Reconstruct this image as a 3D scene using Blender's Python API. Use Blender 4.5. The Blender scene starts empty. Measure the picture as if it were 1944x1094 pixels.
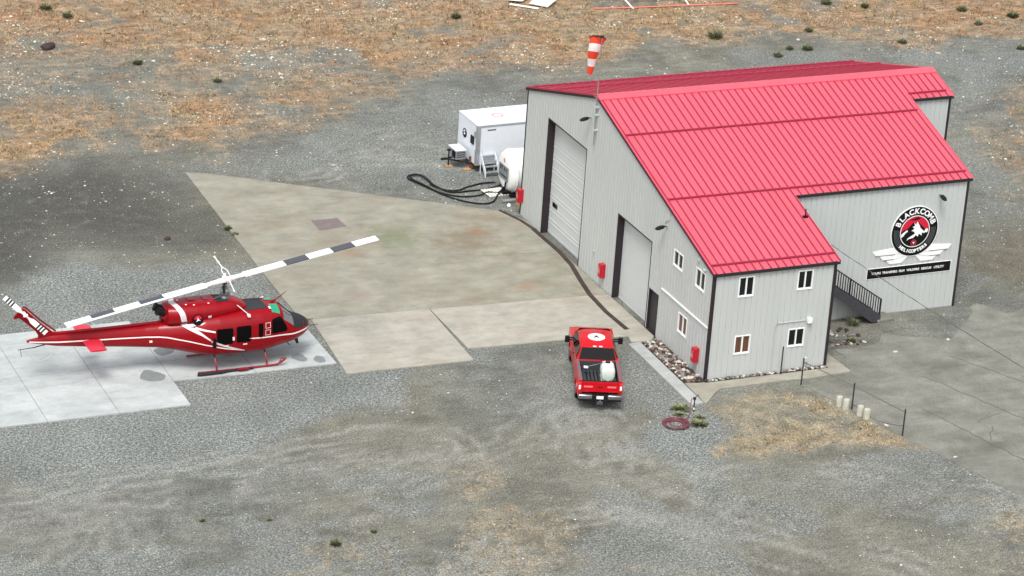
import bpy, math, random
import numpy as np
from mathutils import Vector, Matrix
# ------------------------------------------------------------------ camera, sky, sun, exposure
SC = bpy.context.scene
COL = SC.collection
cd = bpy.data.cameras.new('camera'); cam = bpy.data.objects.new('camera', cd); COL.objects.link(cam)
cd.sensor_width = 36; cd.sensor_fit = 'HORIZONTAL'; cd.lens = 3.00456*36; cd.clip_start = 1; cd.clip_end = 6000
cr = Vector((0.91722552, -0.3931606, 0.06420354)); cu = Vector((0.09844483, 0.3798694, 0.91978685)); cf = Vector((0.38601291, 0.83733147, -0.38713053))
cam.matrix_world = Matrix(((cr.x, cu.x, -cf.x, -63.3126), (cr.y, cu.y, -cf.y, -115.1844), (cr.z, cu.z, -cf.z, 59.0874), (0, 0, 0, 1)))
SC.camera = cam
W = bpy.data.worlds.new('World'); SC.world = W; W.use_nodes = True
SUN_EL, SUN_AZ = math.radians(60), math.radians(214)     # azimuth clockwise from +Y
wn = W.node_tree.nodes; wl = W.node_tree.links
sky = wn.new('ShaderNodeTexSky'); sky.sky_type = 'NISHITA'; sky.sun_disc = False
sky.sun_elevation = SUN_EL; sky.sun_rotation = SUN_AZ; sky.dust_density = 4.0; sky.air_density = 1.0
hs = wn.new('ShaderNodeHueSaturation'); hs.inputs['Saturation'].default_value = 0.30
wl.new(sky.outputs[0], hs.inputs['Color']); wl.new(hs.outputs[0], wn['Background'].inputs[0])
wn['Background'].inputs[1].default_value = 0.142
sd = bpy.data.lights.new('sun', 'SUN'); sd.energy = 1.3; sd.angle = math.radians(18); sd.color = (1, .985, .95)
so = bpy.data.objects.new('sun', sd); COL.objects.link(so)
so.rotation_euler = Vector((math.sin(SUN_AZ)*math.cos(SUN_EL), math.cos(SUN_AZ)*math.cos(SUN_EL), math.sin(SUN_EL))).to_track_quat('Z', 'Y').to_euler()
so.location = (0, -40, 60)
SC.view_settings.view_transform = 'Standard'; SC.view_settings.look = 'None'; SC.view_settings.gamma = 1
SC.view_settings.exposure = 0.66
random.seed(7); RNG = np.random.default_rng(7)
# ------------------------------------------------------------------ helpers
def lin(c): return tuple(((v/255)/12.92 if v <= 10 else (((v/255)+.055)/1.055)**2.4) for v in c)
MATS = {}
def mat(name, rgb, rough=.6, metal=0., var=.0, scale=3., bump=0., coat=0., streak=None, k=1., spec=.5, bscale=None, det=5):
    """procedural material; rgb = base colour in sRGB bytes, var = noise variation of value"""
    if name in MATS: return MATS[name]
    m = bpy.data.materials.new(name); m.use_nodes = True; N = m.node_tree.nodes; L = m.node_tree.links
    b = N['Principled BSDF']; base = tuple(v*k for v in lin(rgb))
    b.inputs['Roughness'].default_value = rough; spec = spec if max(rgb) > 75 or spec != .5 else .2; b.inputs['Metallic'].default_value = metal
    b.inputs['Coat Weight'].default_value = coat; b.inputs['Coat Roughness'].default_value = .08
    b.inputs['Specular IOR Level'].default_value = spec
    tc = N.new('ShaderNodeTexCoord')
    mp = N.new('ShaderNodeMapping'); L.new(tc.outputs['Object'], mp.inputs[0])
    if streak: mp.inputs['Scale'].default_value = streak
    if var > 0:
        nz = N.new('ShaderNodeTexNoise'); nz.inputs['Scale'].default_value = scale; nz.inputs['Detail'].default_value = det; nz.inputs['Roughness'].default_value = .62
        L.new(mp.outputs[0], nz.inputs['Vector'])
        cr_ = N.new('ShaderNodeValToRGB'); e = cr_.color_ramp.elements
        e[0].position = .3; e[1].position = .7
        e[0].color = tuple(v*(1-var) for v in base)+(1,); e[1].color = tuple(min(1, v*(1+var)) for v in base)+(1,)
        L.new(nz.outputs[0], cr_.inputs[0]); L.new(cr_.outputs[0], b.inputs['Base Color'])
    else: b.inputs['Base Color'].default_value = base+(1,)
    if bump > 0:
        n2 = N.new('ShaderNodeTexNoise'); n2.inputs['Scale'].default_value = bscale or scale*4; n2.inputs['Detail'].default_value = 4
        L.new(mp.outputs[0], n2.inputs['Vector'])
        bp = N.new('ShaderNodeBump'); bp.inputs['Strength'].default_value = bump; bp.inputs['Distance'].default_value = .03
        L.new(n2.outputs[0], bp.inputs['Height']); L.new(bp.outputs[0], b.inputs['Normal'])
    MATS[name] = m; return m
class MB:
    """mesh builder: every call adds geometry, obj() links it as one mesh"""
    def __init__(s): s.v = []; s.f = []; s.m = []; s.mi = 0; s.T = Matrix.Identity(4)
    def add(s, vs, fs, mi=None):
        o = len(s.v); s.v += [tuple(s.T @ Vector(p)) for p in vs]; s.f += [tuple(o+i for i in f) for f in fs]
        s.m += [s.mi if mi is None else mi]*len(fs); return s
    def box(s, x0, x1, y0, y1, z0, z1, mi=None):
        return s.add([(x0,y0,z0),(x1,y0,z0),(x1,y1,z0),(x0,y1,z0),(x0,y0,z1),(x1,y0,z1),(x1,y1,z1),(x0,y1,z1)],
                     [(0,3,2,1),(4,5,6,7),(0,1,5,4),(1,2,6,5),(2,3,7,6),(3,0,4,7)], mi)
    def prism(s, poly, z0, z1, mi=None, axis='z'):
        n = len(poly)
        def P(a, b, c): return {'z': (a, b, c), 'y': (a, c, b), 'x': (c, a, b)}[axis]
        A = sum(poly[i][0]*poly[(i+1) % n][1]-poly[(i+1) % n][0]*poly[i][1] for i in range(n))
        if (A < 0) != (axis == 'y'): poly = poly[::-1]
        vs = [P(a, b, z0) for a, b in poly]+[P(a, b, z1) for a, b in poly]
        return s.add(vs, [tuple(range(n))[::-1], tuple(range(n, 2*n))]+[(i, (i+1) % n, n+(i+1) % n, n+i) for i in range(n)], mi)
    def tube(s, path, r, n=8, mi=None, cap=True, closed=False, squash=1.):
        path = [Vector(p) for p in path]; vs = []; fs = []; k = len(path)
        rs = r if isinstance(r, (list, tuple)) else [r]*k
        up = Vector((0, 0, 1))
        for i, p in enumerate(path):
            a = path[(i-1) % k] if (closed or i > 0) else p; b = path[(i+1) % k] if (closed or i < k-1) else p
            d = (b-a).normalized(); q = up if abs(d.z) < .95 else Vector((1, 0, 0))
            u = d.cross(q).normalized(); w = u.cross(d)
            for j in range(n):
                t = 2*math.pi*j/n; vs.append(p+u*math.cos(t)*rs[i]+w*math.sin(t)*rs[i]*squash)
        for i in range(k if closed else k-1):
            for j in range(n):
                a = i*n+j; b = i*n+(j+1) % n; c = ((i+1) % k)*n+(j+1) % n; d = ((i+1) % k)*n+j; fs.append((a, b, c, d))
        if cap and not closed: fs += [tuple(range(n))[::-1], tuple(range((k-1)*n, k*n))]
        return s.add(vs, fs, mi)
    def cyl(s, p0, p1, r0, r1=None, n=16, mi=None): return s.tube([p0, p1], [r0, r0 if r1 is None else r1], n, mi)
    def disc(s, c, nrm, r, n=32, th=.01, mi=None, rx=None):
        c = Vector(c); nrm = Vector(nrm).normalized(); return s.cyl(c, c+nrm*th, r, r, n, mi)
    def sphere(s, c, r, n=12, m=8, mi=None, sx=1, sy=1, sz=1):
        vs = []; fs = []
        for i in range(m+1):
            ph = math.pi*i/m
            for j in range(n):
                t = 2*math.pi*j/n; vs.append((c[0]+r*sx*math.sin(ph)*math.cos(t), c[1]+r*sy*math.sin(ph)*math.sin(t), c[2]+r*sz*math.cos(ph)))
        for i in range(m):
            for j in range(n): fs.append((i*n+j, (i+1)*n+j, (i+1)*n+(j+1) % n, i*n+(j+1) % n))
        return s.add(vs, fs, mi)
    def loft(s, rings, mi=None, cap=True, closed=True):
        n = len(rings[0]); vs = [p for r in rings for p in r]; fs = []
        for i in range(len(rings)-1):
            for j in range(n if closed else n-1):
                fs.append((i*n+j, i*n+(j+1) % n, (i+1)*n+(j+1) % n, (i+1)*n+j))
        if cap: fs += [tuple(range(n))[::-1], tuple(range((len(rings)-1)*n, len(rings)*n))]
        return s.add(vs, fs, mi)
    def grid(s, rows, mi=None):
        return s.loft(rows, mi, cap=False, closed=False)
def obj(name, mb, mats, parent=None, smooth=False, bevel=0., label=None, cat=None, group=None, kind=None, loc=None, seg=2):
    me = bpy.data.meshes.new(name); me.from_pydata(mb.v, [], mb.f)
    for m in (mats if isinstance(mats, (list, tuple)) else [mats]): me.materials.append(m)
    me.polygons.foreach_set('material_index', mb.m)
    me.validate()
    if smooth: me.shade_smooth() if hasattr(me, 'shade_smooth') else None
    me.update()
    o = bpy.data.objects.new(name, me); COL.objects.link(o)
    if smooth:
        try: me.set_sharp_from_angle(angle=math.radians(38))
        except Exception: pass
    if parent: o.parent = parent
    if loc: o.location = loc
    if bevel:
        b = o.modifiers.new('bevel', 'BEVEL'); b.width = bevel; b.segments = seg; b.limit_method = 'ANGLE'; b.angle_limit = math.radians(40)
    return tag(o, label, cat, group, kind)
def tag(o, label=None, cat=None, group=None, kind=None):
    if label: o['label'] = label
    if cat: o['category'] = cat
    if group: o['group'] = group
    if kind: o['kind'] = kind
    return o
def thing(name, label, cat, loc=(0, 0, 0), rz=0., group=None):
    o = bpy.data.objects.new(name, None); COL.objects.link(o); o.location = loc; o.rotation_euler = (0, 0, rz); o.empty_display_size = .3
    return tag(o, label, cat, group)
def copy_tree(o, parent=None):
    c = o.copy(); COL.objects.link(c); c.parent = parent
    for ch in [x for x in list(bpy.data.objects) if x.parent == o]: copy_tree(ch, c)
    return c
def text_polys(txt, size, extrude=.01, bold=.0, align='CENTER'):
    """font outline -> (verts, faces) in the XY plane, origin at text centre"""
    cu_ = bpy.data.curves.new('t', 'FONT'); cu_.body = txt; cu_.size = size; cu_.extrude = extrude; cu_.offset = bold
    cu_.align_x = align; cu_.align_y = 'CENTER'; cu_.resolution_u = 3
    o = bpy.data.objects.new('t', cu_); COL.objects.link(o); dg = bpy.context.evaluated_depsgraph_get(); dg.update()
    me = bpy.data.meshes.new_from_object(o.evaluated_get(dg)); v = [tuple(p.co) for p in me.vertices]; f = [tuple(p.vertices) for p in me.polygons]
    bpy.data.objects.remove(o); bpy.data.curves.remove(cu_); bpy.data.meshes.remove(me); return v, f
def put_text(mb, txt, size, M, extrude=.006, bold=0., mi=None, sx=1.):
    v, f = text_polys(txt, size, extrude, bold); mb.add([M @ Vector((p[0]*sx, p[1], p[2])) for p in v], f, mi)
def spline(pts, n=8):
    P = [Vector(p) for p in pts]; out = []
    for i in range(len(P)-1):
        p0, p1, p2, p3 = P[max(i-1, 0)], P[i], P[i+1], P[min(i+2, len(P)-1)]
        for k in range(n):
            t = k/n; out.append(.5*((2*p1)+(p2-p0)*t+(2*p0-5*p1+4*p2-p3)*t*t+(3*p1-p0-3*p2+p3)*t**3))
    out.append(P[-1]); return out
# value noise for placing things and shaping masks
_lat = RNG.random((256, 256))
def vnoise(x, y):
    xi = np.floor(x).astype(int); yi = np.floor(y).astype(int); fx = x-xi; fy = y-yi
    fx = fx*fx*(3-2*fx); fy = fy*fy*(3-2*fy)
    a = _lat[xi & 255, yi & 255]; b = _lat[(xi+1) & 255, yi & 255]; c = _lat[xi & 255, (yi+1) & 255]; d = _lat[(xi+1) & 255, (yi+1) & 255]
    return (a*(1-fx)+b*fx)*(1-fy)+(c*(1-fx)+d*fx)*fy
def fbm(x, y, o=4):
    s = 0; a = .5; t = 0
    for i in range(o): s = s+a*vnoise(x*2**i+17*i, y*2**i+31*i); t += a; a *= .55
    return s/t
def sdist(x, y, poly):
    """signed distance to polygon, positive inside"""
    x = np.asarray(x, float); y = np.asarray(y, float); d = np.full(x.shape, 1e9); ins = np.zeros(x.shape, bool); n = len(poly)
    for i in range(n):
        ax, ay = poly[i]; bx, by = poly[(i+1) % n]
        ex, ey = bx-ax, by-ay; t = np.clip(((x-ax)*ex+(y-ay)*ey)/(ex*ex+ey*ey+1e-9), 0, 1)
        d = np.minimum(d, (x-ax-t*ex)**2+(y-ay-t*ey)**2)
        c = ((ay > y) != (by > y)) & (x < (bx-ax)*(y-ay)/((by-ay) if by != ay else 1e-9)+ax); ins ^= c
    d = np.sqrt(d); return np.where(ins, d, -d)
# ------------------------------------------------------------------ setting: ground, slabs, road
POLY = {
'grass':[(-26.9,79.4),(73.4,60.4),(58.9,40.1),(43.9,42.3),(40.3,42.5),(35.0,43.1),(31.3,46.0),(25.4,46.2),(21.4,45.5),(16.3,44.1),(10.0,44.0),(5.8,45.4),(0.7,42.6),(-3.7,39.5),(-7.6,37.7),(-10.9,36.1),(-12.3,34.5),(-15.5,35.7),(-20.9,35.3),(-24.9,33.4),(-36.1,32.7)],
'stony':[(-28.4,56.3),(-13.3,53.5),(-10.6,48.5),(-2.7,49.7),(-0.7,45.9),(-5.7,41.3),(-13.5,42.2),(-15.4,41.2),(-19.9,41.4),(-31.2,43.2)],
'grass2':[(-1.4,-5.8),(-3.2,-7.1),(-1.0,-8.0),(3.6,-8.8),(6.5,-9.0),(5.5,-5.4),(4.8,-2.7),(3.4,-2.2),(1.7,-4.4)],
'grass2b':[(-1.1,-2.7),(1.4,-1.7),(4.4,-1.9),(5.0,-5.3),(5.5,-8.3),(1.7,-7.8),(-1.3,-5.8)],
'grass3':[(-23.4,-9.0),(-20.3,-8.7),(-18.6,-10.4),(-20.1,-12.4),(-22.4,-14.9),(-26.8,-13.6),(-25.4,-10.8)],
'grass4':[(-15.1,-5.8),(-12.7,-5.9),(-12.3,-9.7),(-12.2,-12.7),(-9.2,-15.6),(-7.7,-17.6),(-8.5,-20.0),(-21.5,-16.1),(-18.0,-13.0),(-16.4,-9.5)],
'grass5':[(5.2,-13.4),(7.0,-13.6),(10.2,-12.4),(17.1,-12.1),(7.1,-26.9),(4.0,-21.0),(3.6,-18.3)],
'grass6':[(32.5,30.7),(39.3,35.0),(49.7,35.7),(33.8,12.3),(25.5,12.8),(28.4,21.0)],
'brown':[(19.6,11.3),(23.6,14.8),(27.7,15.4),(33.3,11.6),(27.7,3.4),(20.7,5.2),(19.2,7.0),(16.9,5.2)],
'gravel':[(-32.3,14.5),(-29.6,15.0),(-27.1,19.7),(-24.5,21.7),(-21.5,19.9),(-17.6,20.0),(-15.8,18.8),(-15.2,11.9),(-15.9,6.1),(-13.3,5.1),(-15.0,1.4),(-18.1,0.5),(-20.4,-0.5),(-24.2,-1.6),(-27.3,-2.3),(-31.7,-3.2),(-33.7,-0.5),(-36.0,-0.9)],
'gravel2':[(-17.7,34.5),(-12.4,34.1),(-7.4,36.3),(-1.8,39.5),(2.2,41.4),(4.9,39.8),(9.0,41.7),(0.2,20.7),(-1.7,21.9),(-6.8,26.3),(-14.1,30.8),(-16.8,31.5)],
'gravel3':[(-2.3,4.3),(-1.3,4.3),(-1.4,-2.4),(-0.5,-4.4),(-2.2,-6.7),(-4.4,-10.4),(-5.7,-11.1),(-5.9,-8.4),(-6.8,-5.4),(-4.0,-2.8),(-3.7,0.1)],
'gravel4':[(20.5,40.2),(24.8,43.7),(29.7,43.2),(34.7,42.6),(39.8,41.5),(52.5,39.9),(47.9,33.0),(38.8,34.1),(32.5,30.7),(28.8,23.4),(26.8,17.2),(31.7,14.4),(26.5,14.1),(23.3,14.9),(26.9,21.3),(35.5,38.8)],
'gravel5':[(-3.4,-8.0),(3.4,-9.1),(6.1,-9.6),(7.7,-13.8),(5.2,-15.7),(1.3,-15.6),(-2.6,-13.5),(-5.5,-11.6)],
'dark':[(-32.7,35.7),(-20.1,35.1),(-15.6,32.6),(-15.4,30.3),(-16.0,23.2),(-16.6,19.7),(-19.0,21.8),(-23.7,22.6),(-26.7,20.2),(-29.2,16.9),(-36.8,16.3)],
'dark2':[(-13.8,-10.8),(-12.7,-11.6),(-12.2,-13.7),(-8.9,-15.6),(-11.2,-10.5),(-10.2,-7.2),(-12.0,-6.7)],
'dark3':[(-20.8,-1.5),(-15.2,0.3),(-12.1,-1.1),(-11.4,-4.1),(-15.1,-5.8),(-20.4,-5.8)],
'road':[(4.4,-1.7),(7.2,-1.1),(7.7,0.6),(9.7,2.0),(12.0,2.1),(13.8,1.6),(16.3,3.6),(18.3,4.4),(20.1,3.3),(30.4,2.7),(11.6,-24.0),(7.9,-13.6),(6.5,-9.1)],
'apron':[(-15.3,31.6),(-14.2,31.2),(-1.0,22.3),(0.2,18.7),(0.2,14.7),(0.3,10.3),(-0.1,6.3),(0.1,5.4),(-1.6,4.7),(-1.4,5.6),(-4.8,6.0),(-9.1,6.2)],
}

def sm(x): x = np.clip(x, 0, 1); return x*x*(3-2*x)
def mask(x, y, names, soft=1.5, amp=3., f=.22):
    nz = (fbm(x*f, y*f)-.5)*2*amp; m = np.zeros(x.shape)
    for n, w in names: m = np.maximum(m, w*sm((sdist(x, y, POLY[n])+nz)/soft*.5+.5))
    return m
def masks(x, y):
    g = mask(x, y, [('grass', 1.), ], 3.5, 4.)
    g = np.maximum(g, sm((y-(60-.207*x))/5))
    st = mask(x, y, [('stony', 1.)], 5, 4.)
    g = g*(1-.62*st)
    g = np.maximum(g, mask(x, y, [('grass2', 1.), ('grass2b', .62)], 1., 1.2, .5))
    g = np.maximum(g, mask(x, y, [('grass3', .42), ('grass4', .48), ('grass5', .62), ('grass6', .5)], 3., 3.))
    cut = fbm(x*.35+5, y*.35+9, 4); g = g*(.35+.65*sm((cut-.28)/.22))
    v = mask(x, y, [('gravel', 1.), ('gravel3', 1.)], 1.6, 1.6, .35)
    v = np.maximum(v, mask(x, y, [('gravel2', .62), ('gravel4', .7), ('gravel5', .5)], 3., 3., .25))
    v = np.maximum(v, .62*sm((fbm(x*.22+31, y*.3+77, 4)-.47)*7)*sm((14-y)/6))
    d = mask(x, y, [('dark', 1.), ('dark2', .5), ('dark3', .35)], 4., 3., .25)
    b = mask(x, y, [('brown', .8)], 3., 2., .25)
    return g*(1-.85*v*(v > .9)), v, d*(1-v), b
def in_bed(x, y): return sdist(x, y, [(-40, -40), (-40, -41)]) > 0
TRACKS = [ [(-36.3,-5.5),(-31.6,-5.4),(-28.1,-5.2),(-20.9,-4.4),(-13.8,-5.1),(-9.8,-7.5)],
 [(-35.7,-3.2),(-28.8,-3.5),(-24.6,-2.7),(-19.0,-2.1),(-14.8,-2.7)],
 [(-35.6,-4.5),(-27.9,-4.5),(-20.9,-5.7),(-16.4,-5.4)],
 [(-7.4,-4.1),(-8.6,-7.6),(-7.7,-11.0),(-7.0,-13.7)],
 [(-9.1,-8.0),(-7.2,-7.2),(-5.4,-8.8),(-5.4,-11.2),(-8.2,-12.1),(-9.6,-10.5),(-9.1,-8.0)],
 [(-7.3,3.5),(-11.5,0.4),(-16.3,-2.7),(-22.2,-5.3),(-28.7,-7.0)],
 [(-7.8,-1.8),(-11.8,-4.0),(-16.4,-5.4),(-21.8,-7.0)],
 [(7.4,-14.5),(2.6,-11.1),(-3.1,-9.4),(-8.8,-10.7),(-14.1,-11.7),(-19.3,-14.9)],
 [(6.2,-16.3),(0.4,-12.6),(-3.7,-11.6),(-8.6,-12.8)],
 [(-34.3,-10.5),(-30.9,-6.8),(-32.9,-3.6)],
 [(-6.8,-2.6),(-8.2,-5.6),(-7.9,-8.9),(-5.3,-14.7),(-0.9,-19.6)],
 [(5.9,-10.1),(-0.2,-8.9),(-3.2,-8.6),(-6.4,-5.5)],
 [(-6.5,31.9),(-1.4,34.0),(2.8,34.8)],
 [(-9.6,30.1),(-4.6,32.2),(-0.3,30.4)],
 [(31.2,27.3),(25.9,15.8),(23.1,8.9)] ]

def pdist(x, y, pts):
    d = np.full(x.shape, 1e9)
    for (ax, ay), (bx, by) in zip(pts[:-1], pts[1:]):
        ex, ey = bx-ax, by-ay; t = np.clip(((x-ax)*ex+(y-ay)*ey)/(ex*ex+ey*ey+1e-9), 0, 1); d = np.minimum(d, (x-ax-t*ex)**2+(y-ay-t*ey)**2)
    return np.sqrt(d)
def wear(x, y):
    w = np.zeros(x.shape); wx = x+(fbm(x*.3+2, y*.3)-.5)*2.4; wy = y+(fbm(x*.3+50, y*.3+9)-.5)*2.4
    for i, t in enumerate(TRACKS):
        s = [(float(p.x), float(p.y)) for p in spline([(a, b_, 0) for a, b_ in t], 5)]; d = pdist(wx, wy, s)
        for off in ((-.0, .85, 1.7) if len(t) < 6 else (0, .9)): w = np.maximum(w, (1-sm(np.abs(d-off)/.30))*(.55+.45*math.sin(i*2.1)))
    return w*sm((fbm(x*.5+7, y*.5+3)-.33)*4)
gx = np.concatenate([[-3000, -1200, -500, -250, -140, -90], np.arange(-60, 70, .30), [80, 110, 160, 300, 700, 1500, 3000]])
gy = np.concatenate([[-3000, -1200, -500, -250, -110, -60], np.arange(-34, 76, .30), [85, 110, 160, 300, 700, 1500, 3000]])
X, Y = np.meshgrid(gx, gy, indexing='ij'); g, v, d, b = masks(X, Y)
rough_z = (fbm(X*.9, Y*.9)-.62)*.12*np.clip(g+.25, 0, 1)
flat = np.zeros(X.shape)
for pl in ([(-45, 3), (-15.5, 3), (-15.5, 14), (-45, 14)], POLY['apron'], POLY['road'], [(-3, -3.4), (19.5, -3.4), (19.5, 23), (-3, 23)], [(-9, -3), (-3, -3), (-2, 6), (-7, 7)]):
    flat = np.maximum(flat, sm(sdist(X, Y, pl)/1.2+1.3))
Z = rough_z*(1-flat)-.006
nx, ny = X.shape
idx = np.arange(nx*ny).reshape(nx, ny)
quads = np.stack([idx[:-1, :-1], idx[1:, :-1], idx[1:, 1:], idx[:-1, 1:]], -1).reshape(-1, 4)
me = bpy.data.meshes.new('ground'); me.vertices.add(nx*ny); me.vertices.foreach_set('co', np.stack([X, Y, Z], -1).ravel())
me.loops.add(quads.size); me.loops.foreach_set('vertex_index', quads.ravel()); me.polygons.add(len(quads)); me.polygons.foreach_set('loop_start', np.arange(len(quads))*4)
me.update(calc_edges=True); me.validate(); me.shade_smooth()
ca = me.color_attributes.new('cover', 'FLOAT_COLOR', 'POINT')
ca.data.foreach_set('color', np.stack([g, v, d, b], -1).ravel().astype(np.float32))
wr = wear(X, Y); tone = fbm(X*.12+70, Y*.12+20, 4); grit = fbm(X*.55+11, Y*.55+33, 4)
cb = me.color_attributes.new('wear', 'FLOAT_COLOR', 'POINT'); cb.data.foreach_set('color', np.stack([wr, tone, grit, sm((Y-4)/18)], -1).ravel().astype(np.float32))
def ground_material():
    m = bpy.data.materials.new('ground_cover'); m.use_nodes = True; N = m.node_tree.nodes; L = m.node_tree.links; B = N['Principled BSDF']
    B.inputs['Roughness'].default_value = .95; B.inputs['Specular IOR Level'].default_value = .15
    at = N.new('ShaderNodeAttribute'); at.attribute_name = 'cover'; sp = N.new('ShaderNodeSeparateColor'); L.new(at.outputs['Color'], sp.inputs[0])
    a2 = N.new('ShaderNodeAttribute'); a2.attribute_name = 'wear'; s2 = N.new('ShaderNodeSeparateColor'); L.new(a2.outputs['Color'], s2.inputs[0])
    tc = N.new('ShaderNodeTexCoord')
    def noise(scale, detail=6, rough=.6, w=(1, 1, 1)):
        mp = N.new('ShaderNodeMapping'); mp.inputs['Scale'].default_value = w; L.new(tc.outputs['Object'], mp.inputs[0])
        n = N.new('ShaderNodeTexNoise'); n.inputs['Scale'].default_value = scale; n.inputs['Detail'].default_value = detail; n.inputs['Roughness'].default_value = rough
        L.new(mp.outputs[0], n.inputs['Vector']); return n.outputs[0]
    def ramp(f, stops):
        r = N.new('ShaderNodeValToRGB'); e = r.color_ramp.elements
        while len(e) < len(stops): e.new(.5)
        for i, (p, c) in enumerate(stops): e[i].position = p; e[i].color = tuple(c)+(1,)
        L.new(f, r.inputs[0]); return r.outputs[0]
    def mix(a, b_, f, mode='MIX'):
        x = N.new('ShaderNodeMix'); x.data_type = 'RGBA'; x.blend_type = mode
        if isinstance(f, float): x.inputs[0].default_value = f
        else: L.new(f, x.inputs[0])
        L.new(a, x.inputs[6]); L.new(b_, x.inputs[7]); return x.outputs[2]
    fine = noise(7.5, 5, .8); mid = noise(1.1, 9, .74); big = noise(.16, 5, .6); streak = noise(1.3, 9, .72, (.42, 1.5, 1)); tex = noise(15, 3, .7)
    dirt = ramp(mid, [(.30, (.098, .098, .086)), (.5, (.152, .153, .134)), (.70, (.225, .225, .2))])
    dirt2 = ramp(streak, [(.32, (.10, .10, .088)), (.52, (.165, .165, .146)), (.70, (.255, .255, .228))])
    dirt = mix(dirt, dirt2, .45)
    dirt = mix(dirt, ramp(s2.outputs[1], [(.34, (.92, .945, .955)), (.5, (1.0, 1.005, .99)), (.64, (1.05, 1.02, .955))]), 1., 'MULTIPLY')
    dirt = mix(dirt, ramp(s2.outputs[2], [(.30, (.84, .84, .84)), (.5, (1, 1, 1)), (.68, (1.13, 1.13, 1.11))]), 1., 'MULTIPLY')
    gcol = ramp(fine, [(.30, (.085, .092, .086)), (.5, (.185, .197, .186)), (.68, (.31, .327, .31))])
    gl = ramp(big, [(.35, (.78, .78, .78)), (.65, (1.08, 1.08, 1.08))])
    gcol = mix(gcol, gl, 1., 'MULTIPLY')
    gras = ramp(mid, [(.28, (.11, .092, .066)), (.42, (.215, .17, .118)), (.55, (.32, .245, .165)), (.72, (.47, .385, .27))])
    red = ramp(noise(.33, 5, .6), [(.42, (1, 1, 1)), (.62, (1.03, .86, .74))]); gras = mix(gras, red, 1., 'MULTIPLY')
    gras = mix(gras, ramp(streak, [(.3, (.5, .5, .52)), (.62, (1.12, 1.1, 1.06))]), .8, 'MULTIPLY')
    near = ramp(mid, [(.28, (.12, .11, .08)), (.45, (.215, .185, .13)), (.6, (.31, .262, .182)), (.74, (.43, .375, .27))]); gras = mix(near, gras, a2.outputs['Alpha'])
    dark = ramp(mid, [(.3, (.048, .048, .041)), (.55, (.088, .088, .076)), (.75, (.165, .165, .14))])
    brown = ramp(mid, [(.3, (.09, .08, .06)), (.7, (.18, .16, .12))])
    def edge(ch, lo, hi, nz, amt=.5):     # mask channel broken up by fine noise
        a = N.new('ShaderNodeMath'); a.operation = 'MULTIPLY_ADD'; L.new(nz, a.inputs[0]); a.inputs[1].default_value = amt; L.new(ch, a.inputs[2])
        r = N.new('ShaderNodeMapRange'); r.inputs[1].default_value = lo+amt*.5; r.inputs[2].default_value = hi+amt*.5; r.clamp = True; L.new(a.outputs[0], r.inputs[0]); return r.outputs[0]
    c = mix(dirt, dark, edge(sp.outputs[2], .1, 1.0, mid, 1.3)); c = mix(c, brown, edge(at.outputs['Alpha'], .2, .9, mid))
    c = mix(c, gcol, edge(sp.outputs[1], .25, .8, mid, .9)); c = mix(c, gras, edge(sp.outputs[0], .2, .85, mid, 1.5))
    trk = ramp(mid, [(.3, (.22, .218, .195)), (.7, (.33, .328, .295))]); wm = N.new('ShaderNodeMath'); wm.operation = 'MULTIPLY'; L.new(s2.outputs[0], wm.inputs[0]); wm.inputs[1].default_value = .8; c = mix(c, trk, wm.outputs[0])
    c = mix(c, ramp(tex, [(.28, (.45, .45, .45)), (.5, (1, 1, 1)), (.72, (1.6, 1.6, 1.58))]), .9, 'MULTIPLY')
    c = mix(c, ramp(fine, [(.30, (.62, .62, .62)), (.5, (1, 1, 1)), (.7, (1.36, 1.36, 1.33))]), .8, 'MULTIPLY')
    vo = N.new('ShaderNodeTexVoronoi'); vo.inputs['Scale'].default_value = 5.5; L.new(tc.outputs['Object'], vo.inputs['Vector'])
    c = mix(c, ramp(noise(24, 2, .8), [(.30, (.62, .62, .62)), (.5, (1, 1, 1)), (.70, (1.42, 1.42, 1.4))]), .75, 'MULTIPLY')
    lt = N.new('ShaderNodeMath'); lt.operation = 'LESS_THAN'; L.new(vo.outputs['Distance'], lt.inputs[0]); lt.inputs[1].default_value = .13
    sc = N.new('ShaderNodeSeparateColor'); L.new(vo.outputs['Color'], sc.inputs[0])
    gt = N.new('ShaderNodeMath'); gt.operation = 'GREATER_THAN'; L.new(sc.outputs[0], gt.inputs[0]); gt.inputs[1].default_value = .72
    mu = N.new('ShaderNodeMath'); mu.operation = 'MULTIPLY'; L.new(lt.outputs[0], mu.inputs[0]); L.new(gt.outputs[0], mu.inputs[1])
    peb = ramp(sc.outputs[1], [(.0, (.10, .10, .09)), (.4, (.3, .3, .28)), (1., (.62, .62, .58))]); c = mix(c, peb, mu.outputs[0])
    L.new(c, B.inputs['Base Color'])
    bp = N.new('ShaderNodeBump'); bp.inputs['Strength'].default_value = .9; bp.inputs['Distance'].default_value = .05
    ad = N.new('ShaderNodeMath'); ad.operation = 'ADD'; L.new(fine, ad.inputs[0]); L.new(mid, ad.inputs[1]); L.new(ad.outputs[0], bp.inputs['Height']); L.new(bp.outputs[0], B.inputs['Normal'])
    return m
me.materials.append(ground_material())
go = bpy.data.objects.new('ground', me); COL.objects.link(go); tag(go, 'gravel and dirt yard with patches of dry orange grass around the hangar', 'ground', kind='structure')

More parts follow.
